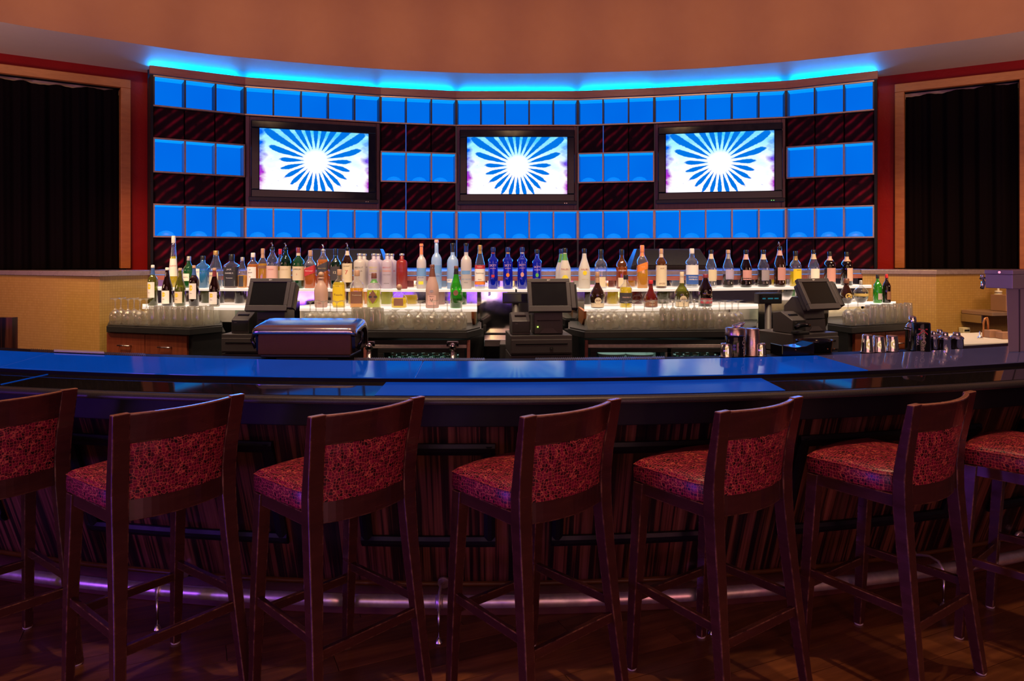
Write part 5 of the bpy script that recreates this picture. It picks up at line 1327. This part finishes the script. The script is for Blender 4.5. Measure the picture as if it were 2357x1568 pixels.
U = [
 (399.4, 543, 19, 'slim', 'clear', 'yellow', 'white', [(.22, .56, 80, 'w')], [('GALLIANO', .42, 4.2, 'r')], 'tallest tapered bottle of yellow liqueur, white label with red capitals', dict(fill=.6)),
 (434.8, 590, 25, 'liquor', 'green', 'green', 'silver', [(.22, .45, 50, 'w')], [('Tanqueray', .34, 4, 'k')], 'stout green gin bottle with silver cap, next to the pale blue bottle', dict(turn=-25)),
 (467, 589, 29, 'whiskey', 'aqua', 'teal', 'black', [(.08, .60, 28, 'w')], [('BOMBAY', .50, 3.4, 'b')], 'pale blue square gin bottle with black cap', dict(sq=4, turn=-35)),
 (497, 577, 29, 'bell_neck', 'clear', 'water', 'gold', [(.10, .42, 60, 'c')], [('CORAZON', .33, 3.2, 'b')], 'clear pear-shouldered bottle with gold cap next to the pale blue gin', dict(turn=-20)),
 (533.5, 585, 31, 'jack', 'clear', 'brownred', 'black', [(.06, .62, 85, 'k')], [('JACK', .55, 4.4, 'w'), ("DANIEL'S", .44, 4.0, 'w'), ('Tennessee', .30, 3.2, 'w')], 'square whiskey bottle with black label and white lettering', dict(sq=5, fill=.6)),
 (558, 592, 21, 'bell_neck', 'clear', 'gold', 'silver', [(.05, .40, 30, 'dk')], [], 'small half-empty whiskey bottle beside the black-labelled square bottle', dict(fill=.42, back=-.01)),
 (582.5, 582, 26, 'whiskey', 'clear', 'amber', 'white', [(.06, .60, 60, 'w')], [('JIM', .52, 3.6, 'k'), ('BEAM', .44, 4.0, 'k'), ('o', .33, 6, 'r')], 'amber whiskey bottle with white label, red seal and white cap', dict(fill=.68, turn=-12)),
 (605, 572, 23, 'liquor', 'clear', 'gold', 'tan', [(.50, .57, 85, 'br')], [], 'slim gold whiskey bottle with tan capsule and clear lower body', dict(fill=.62, sleeve=(.76, .90, 'tan'))),
 (627, 560, 27, 'liquor', 'clear', 'water', 'black', [(.12, .50, 80, 'p')], [('HANGAR', .42, 3.2, 'r')], 'clear bottle with pour spout and pale pink label beside green whiskey bottle', dict(pour=True)),
 (645, 573, 21, 'liquor', 'clear', 'gold', 'red', [(.10, .45, 60, 'c')], [], 'gold bottle with red cap standing behind the spouted clear bottle', dict(back=.05)),
 (657.6, 561, 26, 'liquor', 'dgreen', 'olive', 'black', [(.14, .50, 80, 'c')], [('GLENLIVET', .42, 3.4, 'g')], 'dark green whisky bottle with pour spout and wide cream label', dict(pour=True)),
 (687, 570, 27, 'whiskey', 'green', 'olive', 'maroon', [(.20, .54, 80, 'c')], [('JAMESON', .47, 4.2, 'k'), ('JJ', .35, 4, 'r')], 'green whiskey bottle with cream label and maroon cap', dict(sleeve=(.80, .88, 'c'))),
 (714.5, 576, 25, 'square', 'clear', 'amber', 'cork', [(.36, .56, 70, 'r', .06)], [('Red Label', .46, 3.6, 'w')], 'square amber whisky bottle with slanted red label', dict(sq=5, fill=.55)),
 (744, 563, 25, 'square', 'clear', 'amber', 'silver', [(.36, .56, 75, 'dk', .06)], [('Black Label', .46, 3.4, 'g')], 'square amber whisky bottle with slanted black label and spout', dict(sq=5, fill=.66, pour=True)),
 (772.5, 572, 24, 'square', 'dgreen', 'olive', 'black', [(.20, .55, 60, 'dk')], [('12', .40, 8, 'c')], 'dark green three-sided whisky bottle between black-label and seven bottles', dict(sq=3)),
 (799.6, 561, 24, 'liquor', 'brown', 'dark', 'black', [(.14, .56, 75, 'c')], [('SEAGRAM', .50, 3.2, 'k'), ('7', .36, 14, 'r')], 'dark whiskey bottle with a red seven on cream label and spout', dict(pour=True, sleeve=(.74, .84, 'cream'))),
 (828, 583.5, 28, 'absolut', 'f:white', None, 'silver', [], [('ABSOLUT', .60, 4.8, 'k'), ('VANILIA', .50, 4.6, 'k')], 'frosted white vodka bottle with black lettering', {}),
 (838, 584, 27, 'absolut', 'f:white', None, 'silver', [], [('ABSOLUT', .60, 4.8, 'k')], 'second frosted white vodka bottle, behind the black-lettered one', dict(back=.07)),
 (860.5, 583.5, 26, 'absolut', 'f:lilac', None, 'silver', [], [('ABSOLUT', .60, 4.6, 'y'), ('CITRON', .50, 4.8, 'y'), ('Country of Sweden', .40, 2.4, 'k'), ('40% VOL', .2, 2.6, 'k')], 'frosted vodka bottle with yellow lettering', {}),
 (870.5, 584, 26, 'absolut', 'f:lilac', None, 'silver', [], [('CITRON', .50, 4.8, 'y')], 'second frosted yellow-lettered vodka bottle, half hidden behind its twin', dict(back=.07)),
 (891.5, 583.5, 26, 'absolut', 'f:lilac', None, 'silver', [], [('ABSOLUT', .60, 4.6, 'r'), ('MANDRIN', .50, 4.6, 'o'), ('Country of Sweden', .40, 2.4, 'k'), ('IMPORTED', .15, 2.6, 'k')], 'frosted vodka bottle with red and orange lettering', {}),
 (901.6, 584, 26, 'absolut', 'f:lilac', None, 'silver', [], [('MANDRIN', .50, 4.6, 'r')], 'second frosted vodka bottle behind the red and orange lettered one', dict(back=.07)),
 (925, 583.5, 25, 'absolut', 'f:red', None, 'silver', [], [('ABSOLUT', .60, 4.6, 'm'), ('PEPPAR', .50, 4.6, 'm')], 'dark red vodka bottle next to the frosted lettered ones', {}),
 (970, 561, 22, 'tall', 'f:white', None, 'orange', [(.28, .46, 80, 'bl'), (.10, .17, 30, 'y')], [('BELVEDERE', .25, 2.8, 'b')], 'slim frosted vodka bottle with orange neck band and blue landscape', dict(sleeve=(.76, .93, 'orange'))),
 (1004.7, 552, 24, 'tall', 'f:blue', None, 'pink', [(.32, .48, 80, 'bl')], [('BELVEDERE', .26, 3.4, 'b')], 'tallest frosted blue vodka bottle behind the frosted white wine-shaped bottle', {}),
 (1042, 559.6, 26, 'tall', 'f:blue', None, 'black', [(.14, .22, 80, 'w')], [('GREY GOOSE', .19, 4.0, 'b')], 'frosted vodka bottle with black capsule, behind the green bottle', dict(sleeve=(.80, .94, 'black'))),
 (1073, 559.6, 25, 'tall', 'f:white', None, 'black', [(.32, .40, 50, 'bl')], [('GREY GOOSE', .21, 4.2, 'bl'), ('VODKA', .14, 2.6, 'k')], 'frosted vodka bottle with black capsule and blue mountains', dict(sleeve=(.80, .94, 'darkblue'))),
 (1104.8, 564, 24, 'bell_neck', 'clear', 'water', 'gold', [(.46, .54, 85, 'r'), (.18, .455, 85, 'w'), (.10, .17, 85, 'o')], [('VODKA', .50, 3.4, 'w'), ('Stolichnaya', .36, 4.4, 'k'), ('oooo', .22, 3.8, 'br')], 'clear vodka bottle with gold capsule, red band and white label', dict(sleeve=(.80, .90, 'gold'))),
 (1135, 569, 23.5, 'skyy', 'blue', None, 'darkblue', [(.28, .34, 18, 'r')], [('SKYY', .56, 7.2, 'p'), ('INFUSIONS', .49, 2.8, 'p')], 'cobalt blue vodka bottle with red band and raspberry picture', dict(sleeve=(.84, .88, 'maroon'))),
 (1169, 569, 23.5, 'skyy', 'blue', None, 'darkblue', [(.29, .38, 20, 'o', 0, 'round')], [('SKYY', .56, 7.2, 'p'), ('INFUSIONS', .49, 2.8, 'p')], 'cobalt blue vodka bottle with orange fruit picture and gold collar', dict(sleeve=(.84, .88, 'gold'))),
 (1202, 569, 23.5, 'skyy', 'blue', None, 'darkblue', [(.29, .40, 20, 'pk', 0, 'round')], [('SKYY', .57, 7.2, 'p'), ('INFUSIONS', .50, 2.8, 'p')], 'cobalt blue vodka bottle with pink fruit picture and silver collar', dict(sleeve=(.84, .88, 'silver'))),
 (1236, 574, 22, 'skyy', 'blue', None, 'black', [(.30, .40, 20, 'n', 0, 'round')], [('SKYY', .55, 7.0, 'p'), ('INFUSIONS', .48, 2.8, 'w')], 'shorter cobalt blue vodka bottle with green fruit picture above middle register', {}),
 (1300, 571, 28, 'malibu', 'f:milk', None, 'black', [(.16, .34, 30, 'y', 0, 'round')], [('MALIBU', .48, 5.6, 'm')], 'white coconut rum bottle with green-tinted neck and palm picture', dict(sleeve=(.70, .86, 'green'))),
 (1292, 573, 27, 'malibu', 'f:milk', None, 'darkblue', [], [], 'second white rum bottle with green neck half behind its twin', dict(back=.075, sleeve=(.66, .87, 'green'))),
 (1345, 572, 27, 'malibu', 'f:milk', None, 'black', [(.34, .45, 20, 'yy', 0, 'round')], [('MALIBU', .48, 5.2, 'm'), ('caribbean rum', .24, 2.6, 'g')], 'white coconut rum bottle with all-white neck beside the register', {}),
 (1383, 574, 29, 'liquor', 'clear', 'water', 'black', [(.05, .30, 40, 'c')], [('CRUZAN', .46, 4.6, 'w')], 'clear rum bottle with black cap and white capitals', dict(sleeve=(.76, .85, 'black'))),
 (1431, 574, 26, 'liquor', 'amberglass', 'gold', 'black', [(.05, .28, 45, 'c')], [('CRUZAN', .46, 4.6, 'w')], 'amber rum bottle with black cap and white capitals', dict(fill=.55)),
 (1478, 564.4, 25, 'square', 'clear', 'gold', 'orange', [(.42, .58, 75, 'o', .05)], [('Gold', .50, 3.6, 'c')], 'square gold whisky bottle with slanted orange label', dict(sq=5, fill=.52, sleeve=(.74, .84, 'orange'))),
 (1522, 572.5, 25, 'whiskey', 'amberglass', 'brownred', 'tan', [(.06, .58, 78, 'c')], [('SPICED', .12, 4.6, 'br'), ('RUM', .50, 4, 'br')], 'brown rum bottle with tall cream label, beside the clear liqueur bottle', dict(sleeve=(.78, .88, 'cream'))),
 (1592.6, 572, 29, 'whiskey', 'clear', 'water', 'white', [(.34, .58, 75, 'w'), (.10, .335, 75, 'b')], [('ROMANA', .28, 5.0, 'w'), ('SAMBUCA', .22, 4.6, 'w')], 'clear liqueur bottle with white and royal blue label', {}),
 (1636.6, 575, 26, 'slope', 'clear', 'water', 'black', [(.18, .48, 50, 'c')], [], 'clear ridged liqueur bottle with cream landscape label and black cap', dict(sleeve=(.76, .89, 'cream'), turn=10)),
 (1676, 575, 25.5, 'slope', 'clear', 'dark', 'tan', [(.22, .48, 55, 'lav')], [], 'ridged liqueur bottle half full of dark liquid, lavender label, tan cap', dict(fill=.35, sleeve=(.76, .89, 'silver'), turn=14)),
 (1717, 575, 26, 'slope', 'dark', 'dark', 'black', [(.20, .46, 55, 'pk')], [], 'dark ridged liqueur bottle with pink berry label', dict(sleeve=(.74, .88, 'pink'), turn=6)),
 (1757, 575, 27, 'slope', 'clear', 'dark', 'black', [(.18, .46, 50, 'sl')], [], 'ridged liqueur bottle of black liquid with grey label, blue empty top', dict(fill=.46, sleeve=(.74, .88, 'cream'), turn=16)),
 (1794.6, 563, 26, 'slope', 'brown', 'brownred', 'black', [(.16, .46, 50, 'pk')], [], 'brown ridged liqueur bottle with metal pour spout', dict(pour=True, sleeve=(.74, .86, 'pink'), turn=12)),
 (1831, 578, 26, 'liquor', 'clear', 'yellow', 'black', [(.14, .50, 55, 'yy')], [('LEMON', .46, 3.0, 'k')], 'clear bottle with bright yellow label and yellow neck sleeve', dict(sleeve=(.74, .86, 'gold'), turn=14, fill=.42)),
 (1872.4, 575, 26, 'slope', 'clear', 'water', 'black', [(.18, .48, 55, 'w')], [], 'clear ridged liqueur bottle with pale blue and white label', dict(sleeve=(.74, .88, 'cream'), turn=8)),
 (1909.7, 579, 25, 'whiskey', 'dark', 'dark', 'black', [(.12, .52, 55, 'pk')], [], 'dark liqueur bottle with rust label, behind the sideways register', dict(sleeve=(.74, .86, 'pink'), turn=6)),
 (1949, 580, 25.5, 'whiskey', 'dark', 'dark', 'black', [(.14, .52, 45, 'p')], [], 'dark liqueur bottle with pink flowered label and pink neck, last on its shelf', dict(sleeve=(.72, .86, 'pink'), turn=25)),
]
for u in U:
    px, yt, wp, sh, gl, lq, cp, lbs, txs, lab, kw = u
    bottle(px, yt, wp, sh, gl, lq, cp, lbs, txs, lab, 'u', G1, **kw)
LO = [
 (351.6, 610, 22, 'bordeaux', 'olive', 'dark', 'white', [(.20, .58, 62, 'w'), (.40, .54, 22, 'yy', 0, 'round')], [('wine', .32, 3, 'k')], 'wine bottle with blue neck capsule nearest the yellow mosaic', dict(name='wine_bottle', sleeve=(.76, .92, 'blue'), turn=-18, fill=.30)),
 (385, 616, 24, 'burgundy', 'wine', 'dark', 'white', [(.06, .40, 62, 'w'), (.24, .36, 22, 'yy', 0, 'round')], [('wine', .18, 3, 'k')], 'sloping red wine bottle, second along from the yellow mosaic', dict(name='wine_bottle', turn=-18)),
 (414.7, 617, 24, 'burgundy', 'olive', 'olive', 'cork', [(.08, .38, 62, 'c'), (.24, .34, 22, 'yy', 0, 'round')], [('wine', .18, 3, 'k')], 'sloping white wine bottle of yellow-green glass', dict(name='wine_bottle', turn=-18, fill=.5)),
 (446.6, 611, 22, 'bordeaux', 'wine', 'dark', 'tan', [(.18, .56, 62, 'w'), (.38, .52, 22, 'yy', 0, 'round')], [('wine', .32, 3, 'k')], 'straight dark wine bottle with blue neck, between the sloping bottles', dict(name='wine_bottle', sleeve=(.76, .92, 'blue'), turn=-15)),
 (493.7, 617, 24, 'burgundy', 'wine', 'dark', 'tan', [(.06, .38, 62, 'w'), (.24, .34, 22, 'yy', 0, 'round')], [('wine', .18, 3, 'k')], 'sloping red wine bottle standing alone nearest the first register', dict(name='wine_bottle', sleeve=(.78, .92, 'maroon'), turn=-15)),
 (739, 625.6, 32, 'decanter', 'f:pink', None, 'cork', [], [('CIEN', .12, 4, 'br')], 'frosted pink decanter bottle with round cork stopper', dict(ball=True)),
 (781.5, 620, 28, 'square', 'clear', 'yellow', 'cork', [(.06, .60, 55, 'yy')], [('Tequila', .34, 6, 'br')], 'square bottle of bright yellow tequila with brown script', dict(sq=5, fill=.66)),
 (822, 622, 30, 'square', 'clear', 'gold', 'cork', [(.12, .44, 48, 'br')], [('Tradicional', .34, 4, 'c')], 'square clear tequila bottle with brown label and cork', dict(sq=5, fill=.52, turn=6)),
 (861, 628.5, 32, 'square', 'clear', 'lime', 'brown', [(.12, .52, 34, 'br', 0, 'lens'), (.29, .35, 34, 'dk')], [], 'clear tequila bottle with pointed shield label and green neck', dict(sq=3.2, fill=.50, sleeve=(.72, .82, 'green'))),
 (919, 654, 37, 'squat', 'clear', 'yellow', 'cork', [(.10, .40, 32, 'br')], [], 'squat round-stoppered bottle of bright yellow tequila', dict(sq=3, ball=True, fill=.42, sy=.7)),
 (995, 609, 30, 'burgundy', 'f:pink', None, 'brown', [(.08, .30, 40, 'p'), (.36, .42, 16, 'sl', 0, 'round')], [('V', .18, 11, 'k'), ('TWENTY', .27, 2.8, 'k')], 'frosted pale wine-shaped bottle with V on the label', dict(name='liqueur_bottle', sleeve=(.72, .92, 'brown'))),
 (1050, 612, 28, 'burgundy', 'brightgreen', 'dark', 'brown', [(.30, .43, 24, 'br', 0, 'round')], [], 'green bottle with dark lower half and bronze medallion', dict(name='liqueur_bottle', sleeve=(.80, .92, 'black'), fill=.22)),
 (1375, 626, 33, 'benedictine', 'brown', 'dark', 'cork', [(.03, .14, 70, 'c'), (.12, .30, 28, 'c', 0, 'round')], [('DOM', .21, 5, 'br')], 'dark round-shouldered liqueur bottle with cream round seal beside the middle register', dict(name='liqueur_bottle', sleeve=(.70, .87, 'tan'))),
 (1440.5, 633, 29, 'liquor', 'clear', 'yellow', 'black', [(.14, .46, 85, 'dk')], [('DRAMBUIE', .32, 4.2, 'p')], 'yellow liqueur bottle with black label and red script', dict(name='liqueur_bottle', fill=.62)),
 (1498, 645, 32, 'bell', 'redglass', 'red', 'red', [(.04, .28, 62, 'br')], [('Grand', .20, 4.4, 'c'), ('Liqueur', .11, 4, 'c')], 'red-amber bell-shaped liqueur bottle with red cap', dict(name='liqueur_bottle', fill=.5)),
 (1569.6, 626, 34, 'benedictine', 'olive', 'dark', 'cream', [(.02, .15, 70, 'c'), (.13, .33, 28, 'c', 0, 'round')], [('B&B', .23, 5.5, 'br')], 'dark olive round-shouldered liqueur bottle with cream cap and seal', dict(name='liqueur_bottle', sleeve=(.68, .87, 'cream'), fill=.42)),
 (1623.8, 631, 31, 'bell_neck', 'dark', 'dark', 'maroon', [(.10, .26, 60, 'm')], [('Tia Maria', .38, 5.5, 'br')], 'black coffee liqueur bottle with dark red swoosh', dict(name='liqueur_bottle')),
 (1948, 641, 29, 'flask', 'brown', 'brownred', 'brown', [(.18, .42, 32, 'g', 0, 'round')], [('XO', .30, 4, 'yy')], 'brown flask-shaped cognac bottle with gold round label', dict(name='liqueur_bottle', sq=None)),
 (1981.5, 645, 33, 'orb', 'clear', 'dark', 'silver', [(.30, .42, 85, 'g')], [], 'round black liqueur bottle with a gold belt', dict(name='liqueur_bottle', fill=.48)),
 (2020, 632, 19, 'liquor', 'brightgreen', 'green', 'black', [(.12, .34, 35, 'sl')], [], 'bright green vermouth bottle before the yellow mosaic', dict(name='vermouth_bottle', fill=.7, turn=15)),
 (2040.6, 631, 18, 'liquor', 'dark', 'dark', 'red', [(.12, .40, 35, 'br')], [], 'dark vermouth bottle with red cap beside the bright green one', dict(name='vermouth_bottle', turn=15)),
]
for u in LO:
    px, yt, wp, sh, gl, lq, cp, lbs, txs, lab, kw = u
    bottle(px, yt, wp, sh, gl, lq, cp, lbs, txs, lab, 'l', G2, **kw)

# ================================================================ GLASSWARE, upside down on the mats
def lathe_shell(prof, segs=14):
    b = MB(); b.lathe(prof, segs, cap=False); return b
SHAPES = {  # standing on their rims; outer line then inner line
 'wine_glass': ([(.033, 0), (.039, .03), (.041, .055), (.034, .085), (.012, .105), (.0045, .115), (.004, .165), (.012, .178), (.034, .183), (.034, .1845), (.001, .1847)], .0),
 'flute_glass': ([(.024, 0), (.027, .04), (.026, .09), (.018, .125), (.006, .14), (.004, .15), (.004, .172), (.012, .182), (.030, .187), (.030, .1885), (.001, .189)], 0),
 'highball_glass': ([(.034, 0), (.033, .05), (.031, .10), (.029, .132), (.027, .136), (.001, .1365)], 0),
 'rocks_glass': ([(.040, 0), (.040, .03), (.037, .070), (.034, .082), (.030, .086), (.001, .0865)], 0),
 'snifter_glass': ([(.026, 0), (.038, .03), (.042, .055), (.034, .085), (.012, .100), (.006, .105), (.007, .115), (.028, .122), (.028, .1235), (.001, .124)], 0),
}
PROTO = {}
def glass(kind, x, y, label, group, z=None):
    z = z if z is not None else ZC+.0095
    if kind not in PROTO:
        t = thing(kind, label, 'glass', (x, y, z), 0, group)
        p = SHAPES[kind][0]
        if kind in ('wine_glass', 'flute_glass', 'snifter_glass'):
            cut = {'wine_glass': 4, 'flute_glass': 4, 'snifter_glass': 4}[kind]
            b = lathe_shell(p[:cut+1]); b.lathe([(r*.93, zz) for r, zz in p[:cut]]+[(.001, p[cut][1]-.006)], 14, cap=False); part('bowl', b, M['glassware'], t)
            part('stem', lathe_shell(p[cut:-3], 10), M['glassware'], t); part('foot', lathe_shell(p[-4:], 14), M['glassware'], t)
        else:
            b = lathe_shell(p); b.lathe([(r*.92, zz) for r, zz in p[:-2]]+[(.001, p[-3][1]-.008)], 14, cap=False); part('tumbler', b, M['glassware'], t)
        PROTO[kind] = t; return
    dup(PROTO[kind], (x, y, z), random.random()*6, label, group)
def frontD(front, px):
    tab = []
    for x, y in front: tab.append((CX+x/y*F, y))
    return lerp(tab, px)
def rows(front, segs):
    for kind, pa, pb, step, offs, label, group in segs:
        for ri, o in enumerate(offs):
            D = frontD(front, (pa+pb)/2)+o
            n = max(1, int((X(pb, D)-X(pa, D))/step))
            for i in range(n):
                px = pa+(pb-pa)*(i+.27+.46*(ri % 2))/n
                Dp = frontD(front, px)+o
                x, y = P(px, Dp); glass(kind, x+random.uniform(-.004, .004), y+random.uniform(-.004, .004), label, group)
gA, gB, gC_, gD = 'glasses by the wine bottles', 'glasses under the tequila shelf', 'glasses under the liqueur shelf', 'glasses behind the sideways register'
rows(LCF, [
 ('wine_glass', 258, 345, .084, (.05, .14), 'upturned wine glass on the drawer cabinet against the yellow mosaic', gA),
 ('highball_glass', 345, 500, .072, (.06, .135), 'upturned highball glass on the mat under the wine bottles', gA),
 ('rocks_glass', 352, 500, .086, (.22, .31), 'upturned rocks glass at the back under the wine shelf', gA),
])
rows(CL, [
 ('wine_glass', 704, 800, .086, (.06, .15), 'upturned wine glass on the counter behind the roll-top bin', gB),
 ('highball_glass', 812, 884, .071, (.06, .132, .204), 'upturned highball glass beside the roll-top bin under the tequila shelf', gB),
 ('snifter_glass', 888, 948, .087, (.06, .148), 'upturned stubby snifter on the mat over the single cooler', gB),
 ('wine_glass', 958, 1085, .086, (.15,), 'upturned wine glass standing behind the snifters near the green bottle', gB),
 ('snifter_glass', 954, 1078, .087, (.06,), 'upturned stubby snifter at the counter front near the middle bay', gB),
 ('rocks_glass', 705, 1070, .086, (.29, .38), 'upturned rocks glass at the back under the tequila shelf', gB),
])
rows(CR, [
 ('snifter_glass', 1352, 1425, .087, (.06, .15), 'upturned snifter on the mat next to the tan shelf bracket', gC_),
 ('wine_glass', 1430, 1512, .086, (.06, .15), 'upturned wine glass under the red-amber liqueur bottle', gC_),
 ('flute_glass', 1518, 1640, .063, (.06, .124, .188), 'upturned flute glass on the mat over the green-bottle cooler door', gC_),
 ('wine_glass', 1647, 1706, .086, (.06, .15), 'upturned wine glass at the counter end behind the black shaker', gC_),
 ('rocks_glass', 1352, 1700, .086, (.29, .38), 'upturned rocks glass at the back under the liqueur shelf', gC_),
])
rows(RC, [
 ('wine_glass', 1938, 1990, .086, (.13, .22), 'upturned wine glass just behind the sideways register', gD),
 ('highball_glass', 1994, 2098, .072, (.06, .135), 'upturned highball glass on the mat by the red-capped vermouth', gD),
 ('rocks_glass', 1948, 2010, .083, (.045,), 'upturned rocks glass at the mat corner above the drawers', gD),
 ('rocks_glass', 1948, 2085, .087, (.31, .40), 'upturned rocks glass at the back below the round liqueur bottle', gD),
])
for px, D in ((1790, 5.15), (1803, 5.2), (1816, 5.15)):
    x, y = P(px, D); glass('wine_glass', x, y, 'upturned wine glass in the bay behind the customer display', 'wine glasses behind the display', z=.99)
b = MB(); b.prism([P(1775, 5.05), P(1835, 5.05), P(1835, 5.30), P(1775, 5.30)], .93, .989); single('glass_tray', b, M['black'], 'black rack tray under the three glasses behind the display', 'tray', bevel=.004)
